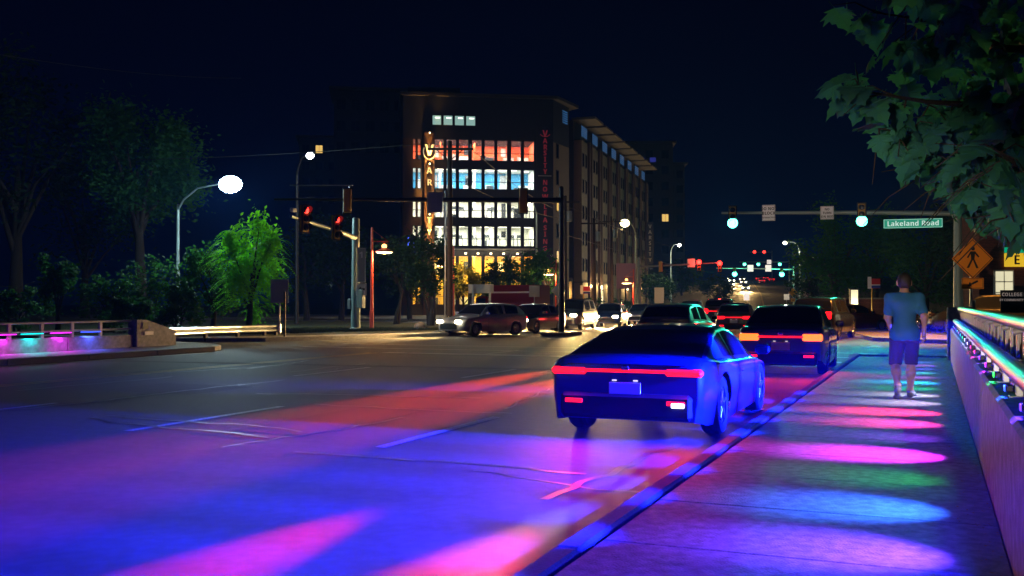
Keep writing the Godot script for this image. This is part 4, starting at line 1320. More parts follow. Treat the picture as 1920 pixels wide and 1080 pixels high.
func signs() -> void:
	# pedestrian warning sign past the end of the parapet
	var t := thing("crossing_sign", "orange diamond pedestrian sign with an arrow plaque behind the parapet end", "sign", Vector3(0.98, 0.10, -29.73), 0.40)
	put("post", bx(Vector3(-0.03, 1.35, -0.04), Vector3(0.07, 2.7, 0.05), 0.006), M["galvanised"], t)
	var pan := put("panel", bx(Vector3.ZERO, Vector3(0.80, 0.80, 0.012), 0.004), M["sign orange"], t)
	pan.transform = Transform3D(Basis(Vector3.BACK, PI / 4), Vector3(0, 2.60, 0))
	var ed := Shape.new()
	for s in [-1.0, 1.0]:
		ed.box(Vector3(0, s * 0.365, 0.008), Vector3(0.75, 0.018, 0.004))
		ed.box(Vector3(s * 0.365, 0, 0.008), Vector3(0.018, 0.712, 0.004))
	put("border", ed, M["black"], pan)
	var wk := Shape.new()
	wk.x = Transform3D(Basis(Vector3.BACK, -PI / 4), Vector3.ZERO)
	var disc := PackedVector2Array()
	for k in 12:
		disc.append(Vector2(0.01 + cos(TAU * k / 12) * 0.052, 0.27 + sin(TAU * k / 12) * 0.052))
	wk.prism(disc, 0.007, 0.012)
	for q in [[[-0.06, 0.20], [0.07, 0.20], [0.05, -0.02], [-0.045, -0.02]], [[-0.045, -0.02], [0.01, -0.02], [-0.10, -0.25], [-0.165, -0.25]], [[0.0, -0.02], [0.05, -0.02], [0.155, -0.25], [0.095, -0.26]], [[-0.06, 0.20], [-0.03, 0.17], [-0.12, 0.02], [-0.16, 0.03]], [[0.07, 0.20], [0.06, 0.14], [0.15, 0.03], [0.18, 0.06]]]:
		var pg := PackedVector2Array()
		for e in q:
			pg.append(Vector2(e[0], e[1]))
		wk.prism(pg, 0.007, 0.0121)
	put("walking_figure", wk, M["black"], pan)
	var pl := put("plaque", bx(Vector3(0, 1.93, 0), Vector3(0.60, 0.30, 0.012), 0.004), M["sign orange"], t)
	var pe := Shape.new()
	for s in [-1.0, 1.0]:
		pe.box(Vector3(0, 1.93 + s * 0.125, 0.008), Vector3(0.55, 0.012, 0.004))
		pe.box(Vector3(s * 0.275, 1.93, 0.008), Vector3(0.012, 0.238, 0.004))
	put("border", pe, M["black"], pl)
	var ar := Shape.new()
	ar.x = Transform3D(Basis(Vector3.BACK, 0.45), Vector3(0, 1.93, 0))
	ar.prism(PackedVector2Array([Vector2(-0.16, 0), Vector2(-0.05, 0.075), Vector2(-0.055, 0.027), Vector2(0.15, 0.027), Vector2(0.15, -0.027), Vector2(-0.055, -0.027), Vector2(-0.05, -0.075)]), 0.007, 0.012)
	put("arrow", ar, M["black"], pl)
	put("push_button", bx(Vector3(0.0, 1.35, 0.03), Vector3(0.10, 0.28, 0.08), 0.02), M["sign back"], t)
	# black text board behind the rail
	var cb := thing("notice_board", "black notice board with pale lettering behind the parapet rail", "sign", Vector3(2.43, 0.10, -36.87), 0.40)
	put("panel", bx(Vector3(0.25, 1.45, 0), Vector3(1.35, 0.75, 0.05), 0.01), M["black"], cb)
	for k in [0.0, 0.55]:
		put("post", bx(Vector3(-0.2 + k * 1.6, 0.55, -0.04), Vector3(0.08, 1.1, 0.05), 0.01), M["dark metal"], cb)
	var white := glow_once("lettering lit", Color(0.9, 0.75, 0.7), 0.18)
	text(cb, "lettering", "COLLEGE P", 0.115, Vector3(0.02, 1.68, 0.03), white, 0.006)
	text(cb, "lettering", "BY COMMUNITY", 0.075, Vector3(-0.07, 1.50, 0.03), white, 0.006)
	# bus stop flags
	for q in [[Vector3(-3.52, 0.15, -68.01), "bus stop flag with a red and blue panel before the brick wall", 2.15, 1.0], [Vector3(-27.72, 0.15, -81.65), "bus stop flag with red, blue and white bands across the road", 2.0, 1.2]]:
		var b := thing("bus_stop_sign", q[1], "sign", q[0], 0.40)
		put("post", bx(Vector3(-0.12, q[2] / 2 + 0.15, -0.04), Vector3(0.07, q[2] + 0.9, 0.05), 0.01), M["sign yellow"], b)
		put("panel", bx(Vector3(0.12, q[2] + 0.45, 0), Vector3(0.56, 0.62, 0.02), 0.006), M["sign red"], b)
		put("blue_band", bx(Vector3(0.12, q[2] + 0.24, 0.003), Vector3(0.562, 0.16, 0.022), 0.004), M["sign blue"], b)
		put("white_band", bx(Vector3(0.12, q[2] + 0.355, 0.003), Vector3(0.562, 0.06, 0.022), 0.004), M["sign white"], b)
		put("side_panel", bx(Vector3(-0.29, q[2] + 0.5, 0.003), Vector3(0.24, 0.76, 0.022), 0.006), M["sign white"], b)
	posted("diamond_sign", "grey back of a diamond sign on a thin post across the road", Vector3(-24.29, 0.15, -65.73), 0.40, 0.75, 0.75, 2.2, "sign back", true)
	posted("road_sign", "plain grey sign back left of the diamond sign", Vector3(-25.11, 0.15, -63.21), 0.40, 0.72, 0.78, 2.15, "sign back")
	var gb := thing("guide_sign", "wide grey back of a guide sign on two posts", "sign", Vector3(-23.44, 0.15, -50.89), 0.40)
	put("panel", bx(Vector3(0, 2.15, 0), Vector3(1.42, 0.5, 0.03), 0.008), M["sign back"], gb)
	for s in [-0.45, 0.5]:
		put("post", bx(Vector3(s, 1.2, 0.04), Vector3(0.12, 2.4, 0.08), 0.01), M["sign back"], gb)
	posted("road_sign", "pale green sign on a post before the mast with red signals", Vector3(-25.38, 0.15, -97.85), 0.40, 0.95, 1.6, 2.1, "sign white")
	var ys := posted("warning_sign", "small yellow diamond warning sign beside the hill road", Vector3(-15.34, 0.15, -121.65), 0.40, 0.75, 0.75, 2.6, "sign yellow", true)
	put("plaque", bx(Vector3(0, 1.7, 0.0), Vector3(0.5, 0.4, 0.012)), M["sign yellow"], ys)
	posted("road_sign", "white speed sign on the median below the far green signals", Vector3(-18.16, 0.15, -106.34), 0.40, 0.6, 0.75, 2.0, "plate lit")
	posted("road_sign", "white stacked route sign right of the yellow diamond", Vector3(-13.23, 0.15, -116.02), 0.40, 0.5, 1.1, 2.1, "sign white")
	posted("road_sign", "small white sign left of the yellow diamond", Vector3(-16.99, 0.15, -128.55), 0.40, 0.7, 0.7, 2.1, "sign white")
	posted("road_sign", "grey green sign back with a yellow sticker behind the guard rail", Vector3(-25.41, 0.15, -34.85), 0.40, 0.75, 1.0, 1.85, "sign back")
	var br := thing("marker_post", "slim brown marker post at the end of the guard rail", "post", Vector3(-24.00, 0.15, -33.27), 0.0)
	put("shaft", bx(Vector3(0, 0.9, 0), Vector3(0.07, 1.8, 0.05), 0.008), M["wood pole"], br)
	var bb := thing("billboard", "dark purple board on posts before the long block", "billboard", Vector3(-27.87, 0.15, -94.62), 0.40)
	put("panel", bx(Vector3(0, 4.0, 0), Vector3(1.9, 2.5, 0.2), 0.03), mat("board purple", Color(0.12, 0.06, 0.16), 0.6), bb)
	for s in [-0.6, 0.6]:
		put("post", bx(Vector3(s, 1.4, -0.16), Vector3(0.14, 2.8, 0.1), 0.01), M["dark metal"], bb)
	var ns := thing("neon_sign", "small blue neon shop sign hanging among the trees", "sign", Vector3(-48.56, 7.00, -88.03), 0.40)
	put("bracket", bx(Vector3(0.25, 0.2, -0.08), Vector3(0.9, 2.2, 0.06)), M["black"], ns)
	for q in [[0.0, 0.9], [0.0, 0.45], [0.0, 0.05], [0.45, 0.35], [0.45, -0.05], [0.5, -0.45]]:
		text(ns, "letter", "LOFTST"[rng.randi() % 6], 0.36, Vector3(q[0], q[1], 0.0), M["neon blue"], 0.04)


func poles_and_wires() -> void:
	var t := thing("utility_pole", "tall dark utility pole with a crossarm in front of the corner building", "utility pole", Vector3(-24.17, 0.10, -48.41), 0.40)
	put("pole", tb([Vector3.ZERO, Vector3(0, 10.2, 0)], [0.19, 0.13], 10), M["wood pole"], t)
	put("crossarm", bx(Vector3(0.05, 9.75, 0.12), Vector3(2.5, 0.13, 0.1), 0.01), M["wood pole"], t)
	put("brace", tb([Vector3(-0.7, 9.7, 0.1), Vector3(0, 9.1, 0.1)], 0.03, 5), M["wood pole"], t)
	put("brace", tb([Vector3(0.7, 9.7, 0.1), Vector3(0, 9.1, 0.1)], 0.03, 5), M["wood pole"], t)
	for x in [-1.1, -0.55, 0.6, 1.15]:
		put("insulator", bx(Vector3(x, 9.92, 0.12), Vector3(0.08, 0.2, 0.08), 0.02), M["sign back"], t)
	put("conduit", tb([Vector3(-0.24, 0, 0.1), Vector3(-0.22, 7.5, 0.1)], 0.045, 6), M["galvanised"], t)
	for q in [[Vector3(-26.37, 0.10, -80.05), "dark utility pole nearest the shop entrance of the long block", 8.6], [Vector3(-27.39, 0.10, -88.31), "dark utility pole beside the purple board", 9.4], [Vector3(-25.89, 0.10, -71.57), "dark utility pole with a transformer at the gap between the buildings", 9.6]]:
		var u := thing("utility_pole", q[1], "utility pole", q[0], 0.40)
		put("pole", tb([Vector3.ZERO, Vector3(0, q[2], 0)], [0.2, 0.13], 8), M["wood pole"], u)
		put("crossarm", bx(Vector3(0, q[2] - 0.5, 0.12), Vector3(2.2, 0.12, 0.1), 0.01), M["wood pole"], u)
		put("transformer", tb([Vector3(0.3, q[2] - 2.0, 0.2), Vector3(0.3, q[2] - 1.2, 0.2)], 0.22, 10), M["sign back"], u)
	var sp := [
		[Vector3(-25.24, 10.18, -47.96), Vector3(-53.58, 10.11, -42.47), "overhead cable running from the utility pole to the left at crossarm height"],
		[Vector3(-23.03, 9.83, -48.89), Vector3(-26.34, 8.54, -71.38), "overhead cable from the utility pole down to the transformer pole"],
		[Vector3(-24.17, 8.38, -48.41), Vector3(-26.07, 7.93, -71.49), "slack overhead cable below the crossarm in front of the gym"],
		[Vector3(-25.89, 8.95, -71.57), Vector3(-28.40, 8.06, -123.72), "overhead cable along the front of the long block"],
		[Vector3(-25.89, 6.71, -71.57), Vector3(-28.90, 5.76, -150.66), "low overhead cable crossing the long block front"],
		[Vector3(-44.16, 14.17, -35.60), Vector3(-54.53, 20.76, -69.22), "high overhead cable crossing the dark upper left sky"],
		[Vector3(-52.99, 2.88, -42.72), Vector3(-51.51, 2.83, -45.52), "low overhead cable at the left edge behind the shrubs"],
	]
	for q in sp:
		var pts := []
		for k in 13:
			var w := k / 12.0
			pts.append((q[0] as Vector3).lerp(q[1], w) - Vector3.UP * (4.0 * w * (1.0 - w) * 0.35))
		tag(put("overhead_cable", tb(pts, 0.018, 5), M["black"]), q[2], "cable", "overhead cables")



func leafy(h: Shape, c: Vector3, r: Vector3, n: int, size: float, g: RandomNumberGenerator, droop := 0.0) -> void:   # leaf-sized faces in a clump
	for i in n:
		var p := c + Vector3(g.randfn(), g.randfn(), g.randfn()) * r * 0.55
		var a := Vector3(g.randfn(), g.randfn() * 0.5 - droop, g.randfn()).normalized()
		var b := a.cross(Vector3(g.randfn(), g.randfn(), g.randfn())).normalized()
		var s := size * g.randf_range(0.6, 1.35)
		a *= s
		b *= s * 0.42
		h.tri(p - a, p + b, p + a)
		h.tri(p - a, p + a, p - b)


func tree(called: String, label: String, at: Vector3, hgt: float, crown: Vector3, low: float, m: String, n: int, size: float, seed_: int, group := "", stems := 1, droop := 0.0) -> Node3D:
	var g := RandomNumberGenerator.new()
	g.seed = seed_
	var t := thing(called, label, "tree" if not "shrub" in called and not "hedge" in called else "shrub", at, 0.0, group)
	var cc := Vector3(0, low + (hgt - low) * 0.5, 0)
	var tr := Shape.new()
	var br := Shape.new()
	var ends := []
	for s in stems:
		var lean := Vector3(g.randfn(), 0, g.randfn()) * (0.12 if stems == 1 else 0.3) * hgt * 0.25
		var base := Vector3.ZERO if stems == 1 else Vector3(g.randf_range(-0.25, 0.25), 0, g.randf_range(-0.25, 0.25))
		var fork := base + lean * 0.6 + Vector3(0, maxf(low * 0.95, hgt * 0.22), 0)
		var r0 := hgt * (0.022 if stems == 1 else 0.012) + 0.03
		tr.tube([base, base + (fork - base) * 0.5 + Vector3(g.randfn(), 0, g.randfn()) * 0.05, fork, fork + Vector3(lean.x * 0.3, hgt * 0.3, lean.z * 0.3)], [r0 * 1.25, r0, r0 * 0.75, r0 * 0.35], 8)
		for k in (7 if stems == 1 else 3):
			var a := TAU * k / 7.0 + g.randf() * 0.7
			var e := cc + Vector3(cos(a) * crown.x, g.randf_range(-0.6, 0.9) * crown.y, sin(a) * crown.z) * g.randf_range(0.45, 0.85)
			var st := fork + Vector3(0, g.randf_range(-0.05, 0.15) * hgt, 0)
			br.tube([st, st.lerp(e, 0.5) + Vector3(0, 0.08 * hgt * g.randf(), 0), e], [r0 * 0.5, r0 * 0.28, r0 * 0.08], 5, false)
			ends.append(e)
	put("trunk", tr, M["bark"], t)
	put("limbs", br, M["bark"], t)
	var h := Shape.new()
	var clumps := int(clampf(crown.x * crown.y * 3.0, 14, 44))
	for k in clumps:
		var d := Vector3(g.randfn(), g.randfn(), g.randfn())
		d = d / maxf(d.length(), 0.01) * pow(g.randf(), 0.3)
		var c: Vector3 = cc + d * crown * 0.86
		if k < ends.size():
			c = ends[k]
		leafy(h, c, crown * g.randf_range(0.16, 0.34), n / clumps, size, g, droop)
	put("crown", h, M[m], t)
	return t


func sprays(t: Node3D, c: Vector3, r: Vector3, n: int) -> void:   # hanging fronds with leaflets in pairs
	var g := RandomNumberGenerator.new()
	g.seed = 771
	var h := Shape.new()
	for i in n:
		var d := Vector3(g.randfn(), g.randfn(), g.randfn()).normalized()
		var p := c + d * r * pow(g.randf(), 0.35) * Vector3(0.8 + 0.2 * sin(d.y * 5.0), 0.9, 0.9)
		var out := (Vector3(d.x, 0.15, d.z) + Vector3(g.randfn(), g.randfn(), g.randfn()) * 0.3).normalized()
		var side := out.cross(Vector3.UP).normalized()
		var ln := g.randf_range(0.5, 1.0)
		for k in 13:
			var w := k / 12.0
			var q := p + out * ln * w - Vector3.UP * ln * 0.75 * w * w
			var tg := (out - Vector3.UP * 1.5 * w).normalized()
			var lf := 0.17 * (1.0 - 0.55 * w) * g.randf_range(0.8, 1.2)
			for s in [-1.0, 1.0]:
				var a: Vector3 = (side * s * 0.9 + tg * 0.5 - Vector3.UP * 0.35).normalized() * lf
				var b: Vector3 = a.cross(Vector3.UP + side * 0.3).normalized() * lf * 0.17
				h.tri(q, q + a * 0.5 + b, q + a)
				h.tri(q, q + a, q + a * 0.5 - b)
	put("fronds", h, M["leaf bright"], t)


func trees() -> void:
	var lf := "trees on the left bank"
	tree("broad_tree", "tall spreading tree on the left bank, its lit side towards the blue white lamp", Vector3(-44.49, 0.10, -47.41), 13.6, Vector3(3.8, 4.2, 3.6), 5.6, "leaf mid", 14000, 0.17, 11, lf)
	tree("broad_tree", "very tall dark tree at the left edge above the shrubs", Vector3(-52.61, 0.10, -45.05), 17.5, Vector3(5.5, 6.5, 5.0), 5.0, "leaf dark", 4200, 0.2, 12, lf)
	tree("broad_tree", "dark tree behind the spreading lit tree", Vector3(-69.04, 0.10, -66.33), 15.0, Vector3(6.0, 6.0, 5.0), 4.0, "leaf dark", 3600, 0.22, 13, lf)
	var bright := tree("slender_tree", "bright green tree hanging over the guard rail under the blue white lamp", Vector3(-28.51, 0.10, -36.80), 5.3, Vector3(1.5, 2.5, 1.5), 0.3, "leaf bright", 3500, 0.11, 14, lf, 1, 0.9)
	sprays(bright, Vector3(0, 3.0, 0), Vector3(1.75, 2.5, 1.6), 420)
	tree("slender_tree", "dim green tree between the lamp pole and the bright tree", Vector3(-31.35, 0.10, -37.76), 4.2, Vector3(1.3, 1.9, 1.3), 0.6, "leaf mid", 3200, 0.12, 15, lf, 1, 0.6)
	tree("slender_tree", "young tree with a lit top above the far parapet rail", Vector3(-35.65, 0.10, -32.69), 3.9, Vector3(0.9, 1.5, 0.9), 0.8, "leaf mid", 1500, 0.12, 16, lf)
	for q in [[205, 46, 2.9, 1.4, 17, "round shrub left of the young bushes on the bank"], [285, 47, 3.4, 1.6, 18, "dense shrub beside the lamp pole foot"], [340, 42, 2.3, 1.1, 19, "low shrub behind the end of the guard rail beam"], [40, 46, 2.2, 1.5, 20, "low dark shrub at the left edge"], [250, 41, 1.9, 1.0, 21, "small shrub behind the parapet end wall"]]:
		tree("bank_shrub", q[5], Vector3.ZERO + W(q[0], q[1], 0.1), q[2], Vector3(q[3], q[2] * 0.5, q[3]), 0.1, "leaf mid", 1900, 0.11, q[4], "shrubs on the left bank", 3)
	var md := "trees before the corner building"
	tree("dark_tree", "dark round tree left of the red pole lamp", Vector3(-44.07, 0.10, -63.87), 8.2, Vector3(3.6, 3.4, 3.0), 2.2, "leaf dark", 3600, 0.16, 22, md)
	tree("dark_tree", "dark tree behind the grey signal pole", Vector3(-44.92, 0.10, -70.03), 8.6, Vector3(3.4, 3.6, 3.0), 2.2, "leaf dark", 3400, 0.16, 23, md)
	tree("dark_tree", "dark tree with a pale forked trunk right of the red pole lamp", Vector3(-30.84, 0.10, -54.27), 5.6, Vector3(2.1, 2.2, 2.0), 1.7, "leaf dark", 3000, 0.14, 24, md, 2)
	tree("dark_tree", "several stemmed tree left of the tall utility pole", Vector3(-27.60, 0.10, -52.38), 5.4, Vector3(2.0, 2.1, 1.9), 1.8, "leaf dark", 3000, 0.14, 25, md, 4)
	tree("small_tree", "small olive tree lit warm right of the tall utility pole", Vector3(-27.80, 0.10, -57.73), 4.0, Vector3(1.25, 1.3, 1.2), 1.5, "leaf olive", 2600, 0.11, 26, md, 3)
	tree("dark_tree", "dark tree before the yellow ground floor windows", Vector3(-34.00, 0.10, -76.82), 5.2, Vector3(2.0, 2.0, 1.8), 1.4, "leaf dark", 2400, 0.15, 27, md)
	tree("dark_tree", "dense dark tree between the guide sign and the diamond sign", Vector3(-30.21, 0.10, -74.09), 5.6, Vector3(2.3, 2.3, 2.0), 1.2, "leaf mid", 2800, 0.15, 28, md)
	tree("dark_tree", "loose green tree beside the diamond sign", Vector3(-30.10, 0.10, -78.47), 6.0, Vector3(2.0, 2.2, 2.0), 1.8, "leaf mid", 2200, 0.15, 29, md)
	tree("dark_tree", "dark tree before the left corner of the apartment building", Vector3(-40.71, 0.10, -73.98), 7.8, Vector3(2.9, 3.2, 2.6), 1.6, "leaf dark", 3000, 0.17, 30, md)
	tree("clipped_hedge", "long clipped hedge before the shop entrance of the long block", Vector3(-31.20, 0.10, -93.21), 1.7, Vector3(3.4, 0.9, 1.0), 0.1, "leaf mid", 2600, 0.13, 31, "", 3)
	tree("clipped_hedge", "bright hedge piece by the red lamp of the long block", Vector3(-28.54, 0.10, -96.51), 1.9, Vector3(1.9, 0.9, 0.9), 0.1, "leaf mid", 1500, 0.13, 32, "", 3)
	tree("dark_tree", "dark tree before the far end of the long block", Vector3(-33.24, 0.10, -124.93), 5.6, Vector3(3.0, 2.6, 2.6), 0.8, "leaf dark", 2000, 0.2, 33)
	tree("dark_tree", "low dark tree left of the hill road", Vector3(-33.01, 0.60, -165.21), 6.0, Vector3(3.4, 3.0, 3.0), 0.6, "leaf dark", 1600, 0.25, 34)
	var rt := "trees along the right side"
	tree("roadside_tree", "large dark tree right of the far street lamp", Vector3(-6.88, 0.15, -77.45), 8.8, Vector3(3.0, 3.6, 3.0), 1.6, "leaf mid", 5200, 0.14, 35, rt)
	tree("roadside_tree", "dark tree behind the brick garden wall", Vector3(-4.36, 0.15, -85.03), 9.5, Vector3(3.4, 4.2, 3.2), 1.0, "leaf mid", 4600, 0.16, 36, rt)
	tree("roadside_tree", "dark tree behind the parked motorcycles", Vector3(-0.51, 0.15, -71.46), 8.6, Vector3(3.2, 3.8, 3.0), 0.8, "leaf mid", 4200, 0.15, 37, rt)
	tree("roadside_tree", "far dark tree between the warning sign and the large tree", Vector3(-12.30, 0.15, -116.42), 8.0, Vector3(3.4, 3.2, 3.0), 0.8, "leaf dark", 2400, 0.2, 38, rt)
	tree("roadside_tree", "dark tree behind the orange pedestrian sign", Vector3(2.19, 0.15, -70.43), 9.5, Vector3(3.4, 4.2, 3.0), 0.8, "leaf dark", 3200, 0.17, 39, rt)
	for i in 6:
		tree("hill_tree", "%s dark tree on the %s slope of the hill road" % [["first", "second", "third"][i % 3], "left" if i < 3 else "right"], far_road(-190.0 - (i % 3) * 55.0) + Vector3(-15.0 - i if i < 3 else 14.0 + i, 0.2, 0), 7.0 + i % 3, Vector3(4, 3.4, 4), 0.8, "leaf dark", 1000, 0.35, 50 + i, "trees on the hill")
	sycamore()


func W(px: float, d: float, y: float) -> Vector3:
	var a := deg_to_rad(22.95)
	var x := (px - 960.0) / 1867.0 * d
	return Vector3(x * cos(a) - d * sin(a), y, -x * sin(a) - d * cos(a))


func sycamore_leaf(k: int, fold: float) -> ArrayMesh:
	# a five lobed toothed leaf lying in the xz plane, stalk at the origin, tip towards -z, creased along its veins
	var g := RandomNumberGenerator.new()
	g.seed = 900 + k
	var half := [[0.05, 0.02], [0.30, 0.10], [0.24, -0.04], [0.52, -0.12], [0.40, -0.20], [0.50, -0.36], [0.30, -0.36], [0.33, -0.52], [0.20, -0.58], [0.21, -0.72], [0.09, -0.82], [0.0, -1.0]]
	var out := Shape.new()
	var mid := []
	for i in 5:
		mid.append(Vector3(0, -0.28 * (0.25 * i) * (0.25 * i), -0.25 * i))
	for s in [-1.0, 1.0]:
		var pts := []
		for q in half:
			var x: float = q[0] * s * g.randf_range(0.92, 1.08)
			pts.append(Vector3(x, absf(x) * fold - 0.5 * x * x - 0.28 * q[1] * q[1] + g.randf_range(-0.012, 0.012), q[1]))
		for i in pts.size() - 1:
			var c: Vector3 = mid[clampi(int(-pts[i].z * 4.0 + 0.3), 0, 4)]
			var e: Vector3 = mid[clampi(int(-pts[i + 1].z * 4.0 + 0.3), 0, 4)]
			if s > 0:
				out.tri(c, pts[i], pts[i + 1])
				out.tri(c, pts[i + 1], e)
			else:
				out.tri(c, pts[i + 1], pts[i])
				out.tri(c, e, pts[i + 1])
	out.tube([Vector3(0, 0, 0.45), Vector3(0, -0.02, 0.2), Vector3(0, 0, 0)], 0.012, 4, false)
	return out.mesh()


func sycamore() -> void:
	var t := thing("sycamore_tree", "sycamore with big lobed leaves hanging over the pavement from beyond the parapet", "tree")
	var root := Vector3(2.6, -0.1, -9.6)
	put("trunk", tb([root, root + Vector3(-0.1, 1.6, 0.1), root + Vector3(-0.2, 3.4, 0.2), root + Vector3(-0.1, 6.0, 0.2)], [0.30, 0.24, 0.20, 0.12], 12), M["bark"], t)
	var limbs := [
		[Vector3(2.4, 3.4, -9.4), Vector3(0.54, 3.50, -8.70), Vector3(0.07, 3.65, -8.28), Vector3(-0.40, 3.67, -7.87)],
		[Vector3(2.45, 2.9, -9.4), Vector3(0.49, 3.00, -8.46), Vector3(-0.04, 2.98, -7.91), Vector3(-0.55, 3.01, -7.37)],
		[Vector3(2.45, 2.6, -9.5), Vector3(0.54, 2.68, -8.81), Vector3(0.04, 2.77, -8.27), Vector3(-0.37, 2.80, -7.88)],
		[Vector3(2.5, 2.3, -9.5), Vector3(0.60, 2.33, -9.16), Vector3(0.16, 2.43, -8.75), Vector3(-0.25, 2.49, -8.36)],
		[Vector3(2.5, 2.6, -9.5), Vector3(0.65, 2.17, -8.31), Vector3(0.39, 2.34, -7.98), Vector3(0.14, 2.47, -7.66)],
		[Vector3(2.4, 3.9, -9.4), Vector3(0.62, 3.78, -7.86), Vector3(0.27, 3.82, -7.50), Vector3(-0.10, 3.72, -7.13)],
		[Vector3(2.5, 2.2, -9.4), Vector3(0.60, 2.32, -7.20), Vector3(0.46, 2.39, -6.93), Vector3(0.29, 2.46, -6.64)],
		[Vector3(2.5, 2.6, -9.4), Vector3(0.78, 1.95, -7.50), Vector3(0.57, 2.08, -7.19), Vector3(0.40, 2.03, -7.01)],
	]
	var lm := []
	for k in 4:
		lm.append(sycamore_leaf(k, [0.10, 0.35, 0.2, -0.15][k]))
	var g := RandomNumberGenerator.new()
	g.seed = 4242
	var spots := []
	var twig_shape := Shape.new()
	var bh := Shape.new()
	for L in limbs:
		bh.tube(L, [0.055, 0.028, 0.016, 0.005], 6, false)
		for s in 2:
			var a: Vector3 = L[s + 1]
			var b: Vector3 = L[mini(s + 2, 3)]
			for k in 7:
				var w := (k + g.randf()) / 7.0
				var p := a.lerp(b, w)
				var e := p + Vector3(clampf(g.randfn(), -1.2, 1.5) * 0.32 - 0.10, clampf(g.randfn(), -1.5, 1.5) * 0.22 - 0.10, clampf(g.randfn(), -1.5, 1.5) * 0.38)
				twig_shape.tube([p, p.lerp(e, 0.5) + Vector3(0, 0.05, 0), e], [0.007, 0.005, 0.003], 4, false)
				for j in 3:
					spots.append([p.lerp(e, 0.35 + 0.33 * j), (e - p).normalized()])
		spots.append([L[3], (L[3] - L[2]).normalized()])
	put("limb", bh, M["bark"], t)
	put("twig", twig_shape, M["bark"], t)
	var n := 0
	for q in spots:
		if n >= 300:
			break
		var low: float = 2.46 - 0.80 * (q[0] as Vector3).x   # the skirt of the crown is pruned clear of the pavement and signs
		if (q[0] as Vector3).y < low:
			continue
		n += 1
		var o := put("leaf", lm[g.randi() % 4], M["leaf sycamore"], t)
		var dir := (Vector3(g.randfn() * 0.5, -0.55 + g.randfn() * 0.35, g.randfn() * 0.5) + (q[1] as Vector3) * 0.5).normalized()
		var up := (Vector3(-0.4, 0.35, 0.75) + Vector3(g.randfn(), g.randfn(), g.randfn()) * 0.45).normalized()
		var x := dir.cross(up).normalized() * -1.0
		var b := Basis(x, x.cross(dir) * -1.0, -dir).orthonormalized()
		o.transform = Transform3D(b.scaled(Vector3.ONE * g.randf_range(0.15, 0.27)), q[0] + dir * 0.05)
	# the deeper leaves of the crown, too many to pick apart
	var mm := MultiMesh.new()
	mm.transform_format = MultiMesh.TRANSFORM_3D
	mm.mesh = lm[1]
	mm.instance_count = 900
	for i in 900:
		var L: Array = limbs[i % limbs.size()]
		var w := g.randf()
		var p: Vector3 = (L[1] as Vector3).lerp(L[3], w * 0.8) + Vector3(clampf(g.randfn(), -1.0, 2.0) * 0.42 + 0.35, clampf(g.randfn(), -1.6, 1.6) * 0.38, clampf(g.randfn(), -1.8, 1.8) * 0.5 - 0.9)
		if i % 3 == 0:
			p = Vector3(1.9, 3.6, -10.0) + Vector3(g.randfn() * 0.8, g.randfn() * 0.8, g.randfn() * 0.9)
		p.y = maxf(p.y, 2.50 - 0.80 * p.x + 0.3 * g.randf())
		mm.set_instance_transform(i, Transform3D(Basis.from_euler(Vector3(g.randfn() * 0.7 - 0.9, g.randf() * TAU, g.randfn() * 0.5)).scaled(Vector3.ONE * g.randf_range(0.15, 0.26)), p))
	var mi := MultiMeshInstance3D.new()
	mi.name = "foliage"
	mi.multimesh = mm
	mi.material_override = M["leaf sycamore"]
	mi.set_meta("kind", "stuff")
	t.add_child(mi)



func curve(k: Array, u: float) -> float:
	for i in k.size() - 1:
		if u <= k[i + 1][0]:
			var w: float = clampf((u - k[i][0]) / (k[i + 1][0] - k[i][0]), 0, 1)
			w = lerpf(w, w * w * (3 - 2 * w), 0.5)
			return lerpf(k[i][1], k[i + 1][1], w)
	return k[-1][1]


func grid_quads(rows: Array, pick: Callable) -> void:      # smooth-shaded quads of a grid, each sent to the shape that pick(i, j) returns
	var n := rows.size()
	var m: int = rows[0].size()
	var nr := []
	for i in n:
		var line := []
		for j in m:
			var du: Vector3 = rows[mini(i + 1, n - 1)][j] - rows[maxi(i - 1, 0)][j]
			var dv: Vector3 = rows[i][mini(j + 1, m - 1)] - rows[i][maxi(j - 1, 0)]
			var q := dv.cross(du)
			line.append(q.normalized() if q.length() > 1e-9 else Vector3.UP)
		nr.append(line)
	for i in n - 1:
		for j in m - 1:
			var h: Shape = pick.call(i, j)
			if h == null:
				continue
			var a: Vector3 = rows[i][j]
			var b: Vector3 = rows[i][j + 1]
			var c: Vector3 = rows[i + 1][j + 1]
			var d: Vector3 = rows[i + 1][j]
			if (b - a).cross(c - a).length() > 1e-8:
				h.raw(a, b, c, nr[i][j], nr[i][j + 1], nr[i + 1][j + 1])
			if (c - a).cross(d - a).length() > 1e-8:
				h.raw(a, c, d, nr[i][j], nr[i + 1][j + 1], nr[i + 1][j])


